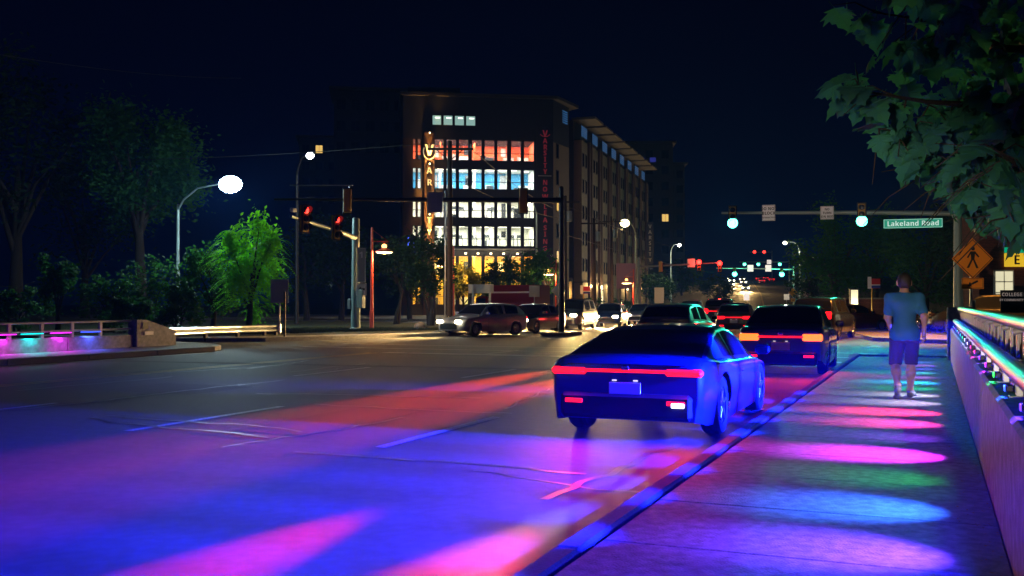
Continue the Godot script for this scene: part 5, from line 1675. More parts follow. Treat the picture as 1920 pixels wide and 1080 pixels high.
func make_car(called: String, label: String, category: String, s: Dictionary, paint: String) -> Node3D:
	var t := thing(called, label, category)
	var L: float = s.L
	var hw: float = s.hw
	var R: float = s.R
	var zu := func(u: float) -> float: return L / 2 - u * L
	var us := [0.0, 0.006, 0.02, 0.05]
	var u := 0.08
	while u < 0.93:
		us.append(u)
		u += 0.035
	for uc in s.axles:
		for k in 15:
			var a := PI * k / 14.0
			us.append(uc + cos(a) * (R + 0.05) / L)
		us.append(uc + (R + 0.052) / L)
		us.append(uc - (R + 0.052) / L)
	us.append_array([0.95, 0.975, 0.992, 1.0])
	us.sort()
	var rows := []
	for v in us:
		var z: float = zu.call(v)
		var yb: float = curve(s.sill, v)
		for uc in s.axles:
			var dz := absf(z - float(zu.call(uc)))
			if dz < R + 0.051:
				yb = maxf(yb, R + sqrt(maxf((R + 0.05) * (R + 0.05) - dz * dz, 0.0)))
		var dk := curve(s.deck, v)
		var w := hw * curve(s.plan, v)
		yb = minf(yb, dk - 0.08)
		var side := []
		for k in 9:
			var y := lerpf(yb, dk - 0.05, k / 8.0)
			var q := (y - 0.58) / 0.45
			side.append(Vector3(w * (1.0 - 0.045 * q * q - (0.012 if y < 0.40 else 0.0)), y, z))
		side.append(Vector3(w * 0.925, dk - 0.012, z))
		side.append(Vector3(w * 0.86, dk + 0.004, z))
		side.append(Vector3(w * 0.55, dk + 0.02, z))
		side.append(Vector3(w * 0.25, dk + 0.03, z))
		var line := []
		for k in side.size():
			line.append(side[k])
		line.append(Vector3(0, dk + 0.032, z))
		for k in range(side.size() - 1, -1, -1):
			line.append(Vector3(-side[k].x, side[k].y, z))
		rows.append(line)
	var body := Shape.new()
	var n: int = rows[0].size()
	grid_quads(rows, func(_i: int, _j: int) -> Shape: return body)
	for j in n / 2:                                         # close both ends
		var k := n - 1 - j
		var r0: Array = rows[0]
		var r1: Array = rows[-1]
		body.out4(Vector3(0, 0.5, 0), [r0[j], r0[j + 1], r0[k - 1], r0[k]])
		body.out4(Vector3(0, 0.5, 0), [r1[j], r1[j + 1], r1[k - 1], r1[k]])
	put("body", body, M[paint], t)
	put("underbody", bx(Vector3(0, 0.42, 0), Vector3(hw * 1.5, 0.36, L * 0.86)), M["black"], t)
	# cabin
	var cab := Shape.new()
	var shield := Shape.new()
	var back := Shape.new()
	var win := [Shape.new(), Shape.new(), Shape.new(), Shape.new()]
	var cu := []
	var c0: float = s.roof[0][0]
	var c1: float = s.roof[-1][0]
	for k in 41:
		cu.append(lerpf(c0, c1, k / 40.0))
	var crow := []
	for v in cu:
		var z: float = zu.call(v)
		var yb := curve(s.deck, v) - 0.015
		var yt := maxf(curve(s.roof, v), yb + 0.012)
		var wb := hw * curve(s.plan, v) * 0.915
		var wt: float = wb - s.tumble * (yt - yb)
		var side := []
		for q in [0.0, 0.10, 0.5, 0.86, 0.96]:
			side.append(Vector3(lerpf(wb, wt, q), lerpf(yb, yt - 0.012, q), z))
		side.append(Vector3(wt - 0.04, yt - 0.002, z))
		side.append(Vector3(wt - 0.12, yt + 0.008, z))
		side.append(Vector3(wt * 0.45, yt + 0.022, z))
		var line := side.duplicate()
		line.append(Vector3(0, yt + 0.026, z))
		for k in range(side.size() - 1, -1, -1):
			line.append(Vector3(-side[k].x, side[k].y, z))
		crow.append(line)
	var m: int = crow[0].size()
	var f0: float = s.front_glass[0]
	var f1: float = s.front_glass[1]
	var b0: float = s.rear_glass[0]
	var b1: float = s.rear_glass[1]
	grid_quads(crow, func(i: int, j: int) -> Shape:
		var v: float = (cu[i] + cu[i + 1]) / 2
		var jj := mini(j, m - 2 - j)
		if jj >= 5 and v > f0 and v < f1:
			return shield
		if jj >= 5 and v > b0 and v < b1:
			return back
		if jj in [1, 2]:
			for k in s.side_glass.size():
				if v > s.side_glass[k][0] and v < s.side_glass[k][1]:
					return win[k * 2 + (0 if j < m / 2 else 1)]
		return cab)
	put("cabin", cab, M[paint], t)
	put("windscreen", shield, M["dark glass"], t)
	put("rear_window", back, M["dark glass"], t)
	for k in s.side_glass.size() * 2:
		put("side_window", win[k], M["dark glass"], t)
	# wheels
	var ty := Shape.new()
	ty.lathe([Vector2(R * 0.62, -0.10), Vector2(R * 0.94, -0.105), Vector2(R, -0.075), Vector2(R, 0.075), Vector2(R * 0.94, 0.105), Vector2(R * 0.62, 0.10)], Vector3.ZERO, 24, Vector3.RIGHT)
	var rm := Shape.new()
	rm.lathe([Vector2(R * 0.64, -0.09), Vector2(R * 0.64, 0.085), Vector2(R * 0.56, 0.095), Vector2(R * 0.52, 0.05), Vector2(R * 0.16, 0.06), Vector2(R * 0.12, 0.085), Vector2(0, 0.088)], Vector3.ZERO, 20, Vector3.RIGHT)
	for k in 5:
		var a := TAU * k / 5
		rm.tube([Vector3(0.075, cos(a) * R * 0.12, sin(a) * R * 0.12), Vector3(0.085, cos(a) * R * 0.56, sin(a) * R * 0.56)], [0.035, 0.028], 6)
	var tym := ty.mesh()
	var rmm := rm.mesh()
	for uc in s.axles:
		for sx in [-1.0, 1.0]:
			var w := put("wheel", tym, M["rubber"], t)
			w.transform = Transform3D(Basis(Vector3.UP, 0.0 if sx > 0 else PI), Vector3(sx * (hw - 0.14), R, zu.call(uc)))
			put("rim", rmm, M["rim metal"], w)
	# lamps, plate, mirrors, handles
	var zr := L / 2
	var wr := hw * curve(s.plan, 0.0)
	var ly: float = s.tail_y
	for sx in [-1.0, 1.0]:
		put("tail_lamp", bx(Vector3(sx * (wr - 0.15), ly, zr - 0.02), Vector3(s.tail_w, s.tail_h, 0.09), 0.03), M["tail red"], t)
		put("head_lamp", bx(Vector3(sx * hw * 0.70 * curve(s.plan, 0.99) / 0.8, s.head_y, -zr + 0.03), Vector3(0.36, 0.15, 0.14), 0.04), M["lens dark"], t)
		var mr := put("mirror", bx(Vector3(sx * (hw + 0.09), curve(s.deck, 0.66) + 0.09, zu.call(0.655)), Vector3(0.2, 0.14, 0.11), 0.04), M[paint], t)
		put("mirror_glass", bx(Vector3(sx * (hw + 0.09), curve(s.deck, 0.66) + 0.09, float(zu.call(0.655)) + 0.057), Vector3(0.16, 0.10, 0.006)), M["dark glass"], mr)
		for v in s.handles:
			put("door_handle", bx(Vector3(sx * hw * 0.985, curve(s.deck, v) - 0.16, zu.call(v)), Vector3(0.035, 0.03, 0.2), 0.01), M[paint], t)
	put("tail_bar", bx(Vector3(0, ly + 0.01, zr + 0.006), Vector3(wr * 2 - 0.5, 0.035, 0.03), 0.01), M["tail red"], t)
	put("rear_bumper", bx(Vector3(0, 0.37, zr + 0.005), Vector3(wr * 1.86, 0.28, 0.10), 0.04), M["black"], t)
	put("front_grille", bx(Vector3(0, 0.46, -zr - 0.002), Vector3(hw * 1.2, 0.26, 0.06), 0.03), M["black"], t)
	for sx in [-1.0, 1.0]:
		put("reflector", bx(Vector3(sx * wr * 0.72, 0.42, zr + 0.06), Vector3(0.2, 0.045, 0.012), 0.004), M["tail red"], t)
	put("licence_plate", bx(Vector3(0, s.plate_y, zr + 0.012), Vector3(0.36, 0.16, 0.02), 0.005), M["sign white"], t)
	put("boot_seam", bx(Vector3(0, s.plate_y - 0.12, zr + 0.002), Vector3(wr * 1.5, 0.012, 0.01)), M["black"], t)
	put("boot_seam", bx(Vector3(0, ly + s.tail_h * 0.5 + 0.035, zr + 0.001), Vector3(wr * 1.66, 0.010, 0.01)), M["black"], t)
	put("rear_badge", bx(Vector3(0, ly + s.tail_h * 0.5 + 0.0, zr + 0.018), Vector3(0.09, 0.05, 0.012), 0.005), M["chrome"], t)
	for sx in [-1.0, 1.0]:
		put("number_lamp", bx(Vector3(sx * 0.12, s.plate_y + 0.1, zr + 0.012), Vector3(0.05, 0.015, 0.02), 0.004), M["plate lit"], t)
	for v in s.seams:
		for sx in [-1.0, 1.0]:
			var pts := []
			for k in 9:
				var y := lerpf(0.27, curve(s.deck, v) - 0.05, k / 8.0)
				var q := (y - 0.58) / 0.45
				pts.append(Vector3(sx * (hw * curve(s.plan, v) * (1.0 - 0.045 * q * q - (0.012 if y < 0.40 else 0.0)) - 0.001), y, zu.call(v)))
			put("door_seam", tb(pts, 0.005, 5), M["black"], t)
	put("exhaust_pipe", tb([Vector3(hw * 0.55, 0.30, zr - 0.2), Vector3(hw * 0.55, 0.30, zr + 0.05)], 0.035, 10), M["chrome"], t)
	return t


func paint_car(t: Node3D, paint: String) -> void:
	for c in t.get_children():
		var b: String = c.name
		if b.begins_with("body") or b.begins_with("cabin") or b.begins_with("mirror") or b.begins_with("door_handle"):
			(c as MeshInstance3D).material_override = M[paint]


func heads_on(t: Node3D, e: float) -> void:
	var at := []
	for c in t.get_children():
		if String(c.name).begins_with("head_lamp"):
			(c as MeshInstance3D).material_override = M["headlamp glow"]
			at.append(((c as MeshInstance3D).mesh as ArrayMesh).get_aabb().get_center())
	for p in at:
		if e > 0:
			spot(t, p + Vector3(0, 0, -0.13), Vector3(0, -0.045, -1), 32, Color(1.0, 0.62, 0.22), e * 5.0, 0.08, 0.9)


func tails_on(t: Node3D, e: float, m := "tail red") -> void:
	var at := []
	for c in t.get_children():
		if String(c.name).begins_with("tail_lamp"):
			(c as MeshInstance3D).material_override = M[m]
			at.append(((c as MeshInstance3D).mesh as ArrayMesh).get_aabb().get_center())
	for p in at:
		if e > 0:
			spot(t, p + Vector3(0, 0, 0.09), Vector3(0, -0.35, 1), 80, Color(1.0, 0.03, 0.03), e, 0.1, 0.8)


func vehicles() -> void:
	var hatch := {"L": 4.35, "hw": 0.90, "R": 0.325, "axles": [0.19, 0.795], "tumble": 0.34,
		"sill": [[0.0, 0.34], [0.05, 0.26], [0.12, 0.21], [0.9, 0.21], [1.0, 0.27]],
		"deck": [[0.0, 0.90], [0.02, 0.955], [0.08, 0.985], [0.3, 0.965], [0.6, 0.945], [0.70, 0.935], [0.88, 0.83], [0.97, 0.70], [1.0, 0.60]],
		"plan": [[0.0, 0.86], [0.006, 0.90], [0.02, 0.935], [0.06, 0.965], [0.2, 1.0], [0.8, 0.99], [0.92, 0.93], [0.975, 0.83], [1.0, 0.70]],
		"roof": [[0.015, 0.99], [0.05, 1.14], [0.115, 1.36], [0.16, 1.425], [0.34, 1.475], [0.50, 1.455], [0.56, 1.40], [0.735, 0.955]],
		"front_glass": [0.555, 0.725], "rear_glass": [0.03, 0.125], "side_glass": [[0.145, 0.345], [0.37, 0.60]],
		"tail_y": 0.80, "tail_w": 0.40, "tail_h": 0.15, "head_y": 0.66, "plate_y": 0.62, "handles": [0.25, 0.45], "seams": [0.355, 0.615]}
	var sedan := hatch.duplicate()
	sedan.merge({"L": 4.75, "axles": [0.215, 0.80], "deck": [[0.0, 0.92], [0.015, 0.985], [0.05, 1.01], [0.18, 1.0], [0.3, 0.965], [0.6, 0.94], [0.70, 0.93], [0.88, 0.82], [0.97, 0.70], [1.0, 0.60]],
		"roof": [[0.10, 1.0], [0.20, 1.22], [0.28, 1.385], [0.34, 1.42], [0.46, 1.44], [0.53, 1.42], [0.58, 1.36], [0.735, 0.945]],
		"front_glass": [0.565, 0.73], "rear_glass": [0.125, 0.285], "side_glass": [[0.275, 0.41], [0.43, 0.62]], "handles": [0.33, 0.5]}, true)
	var suv := hatch.duplicate()
	suv.merge({"L": 4.7, "hw": 0.95, "R": 0.37, "axles": [0.19, 0.80], "tumble": 0.24,
		"sill": [[0.0, 0.45], [0.05, 0.36], [0.12, 0.30], [0.9, 0.30], [1.0, 0.36]],
		"deck": [[0.0, 1.05], [0.02, 1.10], [0.08, 1.12], [0.6, 1.09], [0.70, 1.08], [0.88, 1.0], [0.97, 0.86], [1.0, 0.74]],
		"roof": [[0.012, 1.12], [0.035, 1.3], [0.075, 1.60], [0.11, 1.68], [0.34, 1.735], [0.54, 1.70], [0.59, 1.63], [0.725, 1.09]],
		"front_glass": [0.585, 0.715], "rear_glass": [0.025, 0.09], "side_glass": [[0.12, 0.34], [0.365, 0.61]],
		"tail_y": 1.0, "tail_w": 0.24, "tail_h": 0.3, "head_y": 0.82, "plate_y": 0.78}, true)
	var coupe := hatch.duplicate()
	coupe.merge({"L": 4.5, "hw": 0.93, "R": 0.335, "axles": [0.20, 0.80], "tumble": 0.55,
		"sill": [[0.0, 0.22], [0.05, 0.17], [0.12, 0.15], [0.9, 0.16], [1.0, 0.20]],
		"deck": [[0.0, 0.80], [0.012, 0.875], [0.05, 0.90], [0.2, 0.875], [0.4, 0.83], [0.6, 0.81], [0.70, 0.79], [0.88, 0.70], [0.97, 0.58], [1.0, 0.48]],
		"roof": [[0.06, 0.89], [0.18, 1.02], [0.30, 1.15], [0.38, 1.20], [0.48, 1.215], [0.54, 1.19], [0.58, 1.15], [0.73, 0.80]],
		"front_glass": [0.57, 0.72], "rear_glass": [0.085, 0.315], "side_glass": [[0.27, 0.40], [0.415, 0.62]],
		"tail_y": 0.745, "tail_w": 0.42, "tail_h": 0.085, "head_y": 0.56, "plate_y": 0.55, "handles": [0.45], "seams": [0.39, 0.655]}, true)
	var grp := "cars driving away in the near lanes"
	var a := make_car("hatchback_car", "silver hatchback in the second lane beside the dark sedan", "car", hatch, "car silver")
	a.position = Vector3(-7.4, 0, -31.0)
	a.rotation.y = 0.02
	a.set_meta("group", grp)
	tails_on(a, 1.5)
	for sx in [-1.0, 1.0]:  # added narrow red beams that streak the second lane behind the car
		spot(a, Vector3(sx * 0.64, 0.80, 2.26), Vector3(0, -0.043, 1), 3.4, Color(1.0, 0.05, 0.01), 2600.0, 0.05, 1.0)
	var cp := make_car("coupe_car", "low dark blue coupe with full width tail lights, the nearest car in the kerb lane", "car", coupe, "car blue")
	cp.position = Vector3(-3.12, 0, -10.55 - 2.25)
	cp.set_meta("group", grp)
	tails_on(cp, 3.0)
	for sx in [-1.0, 1.0]:                                  # added narrow beams, shaped to lay red streaks along the lane
		spot(cp, Vector3(sx * 0.64, 0.745, 2.32), Vector3(0, -0.088, 1), 5.2, Color(1.0, 0.004, 0.012), 980.0, 0.05, 1.0)
	put("added_rear_lamp", bx(Vector3(0.60, 0.40, 2.32), Vector3(0.14, 0.05, 0.02), 0.006), glow_once("added rear white", Color(0.75, 0.80, 1.0), 5.0), cp)  # added white lamp, its narrow beam draws a pale streak on the road
	spot(cp, Vector3(0.66, 0.40, 2.36), Vector3(0.0, -0.052, 1), 4.0, Color(0.55, 0.62, 1.0), 110.0, 0.03, 1.0)
	var sd := make_car("sedan_car", "dark grey sedan braking ahead of the low blue coupe", "car", sedan, "car grey")
	sd.position = Vector3(-2.95, 0, -20.8 - 2.4)
	sd.rotation.y = 0.03
	sd.set_meta("group", grp)
	tails_on(sd, 4.0, "tail amber")
	var sv := make_car("suv_car", "black sport utility car with a bright number plate before the corner", "car", suv, "car black")
	sv.position = W(1535, 40, 0.0) + Vector3(0, 0, -2.3)
	sv.rotation.y = -0.12
	sv.set_meta("group", grp)
	tails_on(sv, 4.0)
	for c in sv.get_children():
		if String(c.name).begins_with("licence_plate"):
			(c as MeshInstance3D).material_override = M["plate lit"]
	var more := [
		[suv, sv, "suv_car", "grey sport utility car far ahead in the third lane", Vector3(-12.2, 0, -62.0), 0.12, "car grey", "tail red", 1.0],
		[sedan, sd, "sedan_car", "dark sedan turning right behind the black sport utility car", W(1592, 52, 0.0), -0.75, "car red", "tail red", 3.0],
		[hatch, a, "hatchback_car", "dark hatchback farthest ahead in the second lane", Vector3(-9.0, 0, -50.0), 0.10, "car grey", "tail red", 2.0],
	]
	for q in more:
		var c: Node3D = copy(q[1], q[2], q[3], q[4], q[5], grp)
		for ch in c.get_children():
			if ch is Light3D:
				c.remove_child(ch)
				ch.free()
			elif String(ch.name).begins_with("licence_plate"):
				(ch as MeshInstance3D).material_override = M["sign white"]
		paint_car(c, q[6])
		tails_on(c, q[8], q[7])
	var onc := [
		[a, "hatchback_car", "oncoming hatchback with dazzling headlights turning left towards the tall utility pole", W(905, 46, 0), -0.35],
		[sd, "sedan_car", "oncoming sedan with dazzling headlights behind the turning hatchback", W(1000, 51, 0), -0.05],
		[sv, "suv_car", "oncoming sport utility car with bright headlights below the diamond sign", W(1075, 57, 0), 0.08],
		[a, "hatchback_car", "oncoming hatchback with headlights on beside the red bus stop flag", W(1145, 63, 0), 0.16],
		[sd, "sedan_car", "oncoming sedan with headlights on before the purple board", W(1205, 70, 0), 0.10],
		[sd, "sedan_car", "oncoming sedan waiting below the pale green sign", W(1252, 78, 0), 0.10],
		[sv, "suv_car", "oncoming sport utility car waiting below the red signals", W(1296, 88, 0), 0.10],
		[a, "hatchback_car", "oncoming hatchback farthest back in the waiting queue", W(1335, 100, 0), 0.10],
	]
	var i := 0
	for q in onc:
		var c: Node3D = copy(q[0], q[1], q[2], q[3], PI + q[4], "oncoming cars with headlights")
		for ch in c.get_children():
			if ch is Light3D:
				c.remove_child(ch)
				ch.free()
		paint_car(c, ["car silver", "car black", "car grey", "car blue", "car silver", "car black", "car grey", "car red"][i])
		heads_on(c, [34.0, 40.0, 46.0, 50.0, 50.0, 50.0, 50.0, 50.0][i])
		i += 1
	# unseen car added behind the camera; its raised beams light the signs
	var nx: Node3D = copy(a, "hatchback_car", "unseen silver hatchback added behind the camera so its headlights light the signs", Vector3(-3.6, 0, 27.0), 0.0, grp)
	strip_lights(nx)
	paint_car(nx, "car silver")
	var hl := []
	for c in nx.get_children():
		if String(c.name).begins_with("head_lamp"):
			(c as MeshInstance3D).material_override = M["headlamp glow"]
			hl.append(((c as MeshInstance3D).mesh as ArrayMesh).get_aabb().get_center())
	spot(nx, hl[0] + Vector3(0, 0, -0.13), Vector3(0.0, 0.0705, -1), 4.2, Color(1.0, 0.86, 0.70), 900.0, 0.08, 0.6)
	spot(nx, hl[1] + Vector3(0, 0, -0.13), Vector3(0.073, 0.029, -1), 2.9, Color(1.0, 0.80, 0.55), 700.0, 0.08, 0.6)
	# specks on the hill
	for k in 4:
		var p := far_road(-265.0 - k * 16.0)
		var c: Node3D = copy(sd, "sedan_car", "%s red lit car climbing the far hill road" % ["first", "second", "third", "fourth"][k], p + Vector3(2.2 + (k % 2) * 3.0, 0.03, 0), 0.17, "cars on the far hill")
		strip_lights(c)
		tails_on(c, 0.0)
	for k in 6:
		var p := far_road(-215.0 - k * 20.0)
		var c: Node3D = copy(a, "hatchback_car", "%s car with headlights coming down the far hill road" % ["first", "second", "third", "fourth", "fifth", "sixth"][k], p + Vector3(-2.6 - (k % 2) * 3.0, 0.03, 0), PI + 0.17, "cars coming down the far hill")
		strip_lights(c)
		heads_on(c, 60.0 if k < 4 else 0.0)
	# parked car behind the rail
	var pk: Node3D = copy(sv, "suv_car", "black parked sport utility car behind the parapet rail and notice board", W(1860, 44, 0.15), 1.3)
	strip_lights(pk)
	for ch in pk.get_children():
		if String(ch.name).begins_with("tail_") or String(ch.name).begins_with("reflector"):
			(ch as MeshInstance3D).material_override = M["sign red"]
		elif String(ch.name).begins_with("licence_plate"):
			(ch as MeshInstance3D).material_override = M["sign white"]


func strip_lights(c: Node3D) -> void:
	for ch in c.get_children():
		if ch is Light3D:
			c.remove_child(ch)
			ch.free()



# A closed surface round a skeleton of tapered bones, joined with a smooth minimum and meshed as surface nets.
func flesh(bones: Array, cell: float, k: float, keep = null) -> Shape:    # bone: [a, b, ra, rb]
	var lo := Vector3.ONE * 1e9
	var hi := Vector3.ONE * -1e9
	for b in bones:
		var r: float = maxf(b[2], b[3]) + 0.03
		for p in [b[0], b[1]]:
			lo = lo.min(p - Vector3.ONE * r)
			hi = hi.max(p + Vector3.ONE * r)
	var nx := int((hi.x - lo.x) / cell) + 2
	var ny := int((hi.y - lo.y) / cell) + 2
	var nz := int((hi.z - lo.z) / cell) + 2
	var f := PackedFloat32Array()
	f.resize(nx * ny * nz)
	f.fill(1.0)
	for b in bones:
		var a: Vector3 = b[0]
		var ab: Vector3 = b[1] - a
		var l2 := maxf(ab.length_squared(), 1e-9)
		var m: float = maxf(b[2], b[3]) + k + cell * 1.5
		var q0 := (((b[0] as Vector3).min(b[1]) - Vector3.ONE * m - lo) / cell).floor()
		var q1 := (((b[0] as Vector3).max(b[1]) + Vector3.ONE * m - lo) / cell).ceil()
		for z in range(maxi(int(q0.z), 0), mini(int(q1.z) + 1, nz)):
			for y in range(maxi(int(q0.y), 0), mini(int(q1.y) + 1, ny)):
				for x in range(maxi(int(q0.x), 0), mini(int(q1.x) + 1, nx)):
					var p := lo + Vector3(x, y, z) * cell
					var t := clampf((p - a).dot(ab) / l2, 0.0, 1.0)
					var d: float = p.distance_to(a + ab * t) - lerpf(b[2], b[3], t)
					var i := (z * ny + y) * nx + x
					var e := f[i]
					var h := maxf(k - absf(d - e), 0.0) / k
					f[i] = minf(d, e) - h * h * k * 0.25
	if keep != null:
		for z in nz:
			for y in ny:
				for x in nx:
					var i := (z * ny + y) * nx + x
					f[i] = maxf(f[i], keep.call(lo + Vector3(x, y, z) * cell))
	var vert := PackedVector3Array()
	var norm := PackedVector3Array()
	var id := {}
	var out := Shape.new()
	for z in nz - 1:
		for y in ny - 1:
			for x in nx - 1:
				var i := (z * ny + y) * nx + x
				var c := [f[i], f[i + 1], f[i + nx], f[i + nx + 1], f[i + nx * ny], f[i + nx * ny + 1], f[i + nx * ny + nx], f[i + nx * ny + nx + 1]]
				var s := 0
				for q in c:
					if q < 0.0:
						s += 1
				if s == 0 or s == 8:
					continue
				var sum := Vector3.ZERO
				var n := 0
				for e in [[0, 1], [2, 3], [4, 5], [6, 7], [0, 2], [1, 3], [4, 6], [5, 7], [0, 4], [1, 5], [2, 6], [3, 7]]:
					var u: float = c[e[0]]
					var w: float = c[e[1]]
					if (u < 0.0) != (w < 0.0):
						var t := u / (u - w)
						var p0 := Vector3(e[0] & 1, (e[0] >> 1) & 1, e[0] >> 2)
						var p1 := Vector3(e[1] & 1, (e[1] >> 1) & 1, e[1] >> 2)
						sum += p0.lerp(p1, t)
						n += 1
				id[i] = vert.size()
				vert.append(lo + (Vector3(x, y, z) + sum / n) * cell)
				norm.append(Vector3(c[1] + c[3] + c[5] + c[7] - c[0] - c[2] - c[4] - c[6], c[2] + c[3] + c[6] + c[7] - c[0] - c[1] - c[4] - c[5], c[4] + c[5] + c[6] + c[7] - c[0] - c[1] - c[2] - c[3]).normalized())
	var st := [1, nx, nx * ny]
	for i in id:
		for ax in 3:
			var j: int = i + st[ax]
			if (f[i] < 0.0) == (f[j] < 0.0):
				continue
			var u: int = st[(ax + 1) % 3]
			var w: int = st[(ax + 2) % 3]
			if not (id.has(i - u) and id.has(i - w) and id.has(i - u - w)):
				continue
			var q := [id[i], id[i - u], id[i - u - w], id[i - w]]
			if f[i] >= 0.0:
				q.reverse()
			q.reverse()
			for tr in [[0, 2, 1], [0, 3, 2]]:
				out.raw(vert[q[tr[0]]], vert[q[tr[1]]], vert[q[tr[2]]], norm[q[tr[0]]], norm[q[tr[1]]], norm[q[tr[2]]])
	return out


func pedestrian() -> void:
	# walking away along the pavement, right foot forward
	var t := thing("person", "person in a blue T-shirt and dark shorts walking away along the pavement", "person", Vector3(-0.38, 0.15, -15.2), 0.06)
	var hip := Vector3(0, 0.93, 0)
	var chest := Vector3(0, 1.30, -0.03)
	var neck := Vector3(0, 1.47, -0.035)
	var head_c := Vector3(0.0, 1.635, -0.055)
	var j := {}
	for s in [-1.0, 1.0]:
		var k := "r" if s > 0 else "l"
		j["hip" + k] = Vector3(s * 0.095, 0.90, 0)
		j["knee" + k] = Vector3(s * (0.09 if s > 0 else 0.125), 0.51 if s > 0 else 0.485, -0.16 if s > 0 else -0.01)
		j["ankle" + k] = Vector3(s * (0.075 if s > 0 else 0.105), 0.085 if s > 0 else 0.19, -0.22 if s > 0 else 0.30)
		j["toe" + k] = Vector3(s * 0.115, 0.03 if s > 0 else 0.03, -0.42 if s > 0 else 0.19)
		j["sh" + k] = Vector3(s * 0.185, 1.42, -0.03)
		j["elbow" + k] = Vector3(s * (0.255 if s > 0 else 0.225), 1.15, 0.12 if s > 0 else -0.09)
		j["wrist" + k] = Vector3(s * (0.25 if s > 0 else 0.17), 0.92, 0.07 if s > 0 else -0.27)
	var bones := [[hip + Vector3(-0.06, 0, 0), hip + Vector3(0.06, 0, 0), 0.125, 0.125], [hip, chest, 0.125, 0.14], [chest + Vector3(-0.07, 0.03, 0), chest + Vector3(0.07, 0.03, 0), 0.13, 0.13], [chest, neck, 0.11, 0.06], [neck, head_c - Vector3(0, 0.08, 0), 0.058, 0.055]]
	for k in ["l", "r"]:
		bones.append([chest + Vector3(0, 0.10, 0), j["sh" + k], 0.07, 0.065])
		bones.append([j["sh" + k], j["elbow" + k], 0.056, 0.043])
		bones.append([j["elbow" + k], j["wrist" + k], 0.043, 0.028])
		bones.append([j["hip" + k], j["knee" + k], 0.088, 0.058])
		bones.append([j["knee" + k], (j["knee" + k] as Vector3).lerp(j["ankle" + k], 0.35) + Vector3(0, 0, 0.02), 0.056, 0.060])
		bones.append([(j["knee" + k] as Vector3).lerp(j["ankle" + k], 0.35) + Vector3(0, 0, 0.02), j["ankle" + k], 0.060, 0.036])
		bones.append([j["ankle" + k], j["toe" + k], 0.040, 0.028])
	var body := flesh(bones, 0.014, 0.05)
	# head with a face, on a finer grid
	var hb := [[head_c + Vector3(0, 0.03, 0.015), head_c + Vector3(0, 0.03, -0.02), 0.092, 0.088], [head_c, head_c + Vector3(0, -0.065, -0.045), 0.074, 0.050], [head_c + Vector3(0, 0.0, -0.09), head_c + Vector3(0, -0.03, -0.108), 0.010, 0.016], [head_c + Vector3(0, -0.1, 0), head_c + Vector3(0, -0.02, 0), 0.055, 0.07]]
	for s in [-1.0, 1.0]:
		hb.append([head_c + Vector3(s * 0.088, 0.02, 0.0), head_c + Vector3(s * 0.092, -0.03, -0.008), 0.018, 0.012])
		hb.append([head_c + Vector3(s * 0.02, 0.022, -0.088), head_c + Vector3(s * 0.05, 0.02, -0.078), 0.012, 0.010])
	var hd := flesh(hb, 0.007, 0.02)
	body.v.append_array(hd.v)
	body.n.append_array(hd.n)
	# hands: palm, four curled fingers, a thumb
	for k in ["l", "r"]:
		var s := 1.0 if k == "r" else -1.0
		var w: Vector3 = j["wrist" + k]
		var fwd := Vector3(0, -0.95, -0.3).normalized()
		var inw := Vector3(-s, 0, 0)
		var acr := fwd.cross(inw).normalized() * s
		var h := [[w - fwd * 0.02, w + fwd * 0.05, 0.026, 0.028], [w + fwd * 0.03 - acr * 0.022, w + fwd * 0.085 - acr * 0.030, 0.019, 0.017], [w + fwd * 0.03 + acr * 0.022, w + fwd * 0.085 + acr * 0.026, 0.019, 0.016]]
		for q in 4:
			var b := w + fwd * 0.085 + acr * (-0.032 + 0.0205 * q)
			var ln: float = [0.062, 0.074, 0.070, 0.055][q]
			var m := b + fwd * ln * 0.5 + inw * 0.012
			var e := m + (fwd * 0.75 + inw * 0.65).normalized() * ln * 0.5
			h.append([b, m, 0.0095, 0.0088])
			h.append([m, e, 0.0088, 0.0075])
		var tb0 := w + fwd * 0.03 - acr * 0.032
		h.append([tb0, tb0 + fwd * 0.035 - acr * 0.024 + inw * 0.012, 0.013, 0.011])
		h.append([tb0 + fwd * 0.035 - acr * 0.024 + inw * 0.012, tb0 + fwd * 0.07 - acr * 0.020 + inw * 0.022, 0.010, 0.008])
		var hm := flesh(h, 0.0055, 0.008)
		body.v.append_array(hm.v)
		body.n.append_array(hm.n)
	put("body", body, M["skin"], t)
	for s in [-1.0, 1.0]:
		var ey := Shape.new()
		ey.ball(head_c + Vector3(s * 0.033, 0.008, -0.086), Vector3(0.012, 0.009, 0.010), 8)
		put("eye", ey, M["sign white"], t)
	var mo := Shape.new()
	mo.ball(head_c + Vector3(0, -0.062, -0.092), Vector3(0.024, 0.006, 0.008), 8)
	put("mouth", mo, mat("lips", Color(0.30, 0.10, 0.09), 0.6), t)
	var hair := flesh([[head_c + Vector3(0, 0.045, 0.028), head_c + Vector3(0, 0.06, -0.015), 0.094, 0.088], [head_c + Vector3(-0.03, -0.02, 0.05), head_c + Vector3(0.03, -0.02, 0.05), 0.058, 0.058]], 0.010, 0.03)
	put("hair", hair, M["hair"], t)
	# shirt and shorts a little outside the body, cut at sleeve, waist and hem
	var sb := []
	for q in bones.slice(0, 4):
		sb.append([q[0], q[1], q[2] + 0.018, q[3] + (0.018 if q != bones[3] else 0.012)])
	for k in ["l", "r"]:
		sb.append([chest + Vector3(0, 0.10, 0), j["sh" + k], 0.088, 0.082])
		sb.append([j["sh" + k], (j["sh" + k] as Vector3).lerp(j["elbow" + k], 0.72), 0.074, 0.070])
	sb.append([hip + Vector3(-0.05, -0.06, 0), hip + Vector3(0.05, -0.06, 0), 0.145, 0.145])
	var ek := [j["elbowl"], j["elbowr"]]
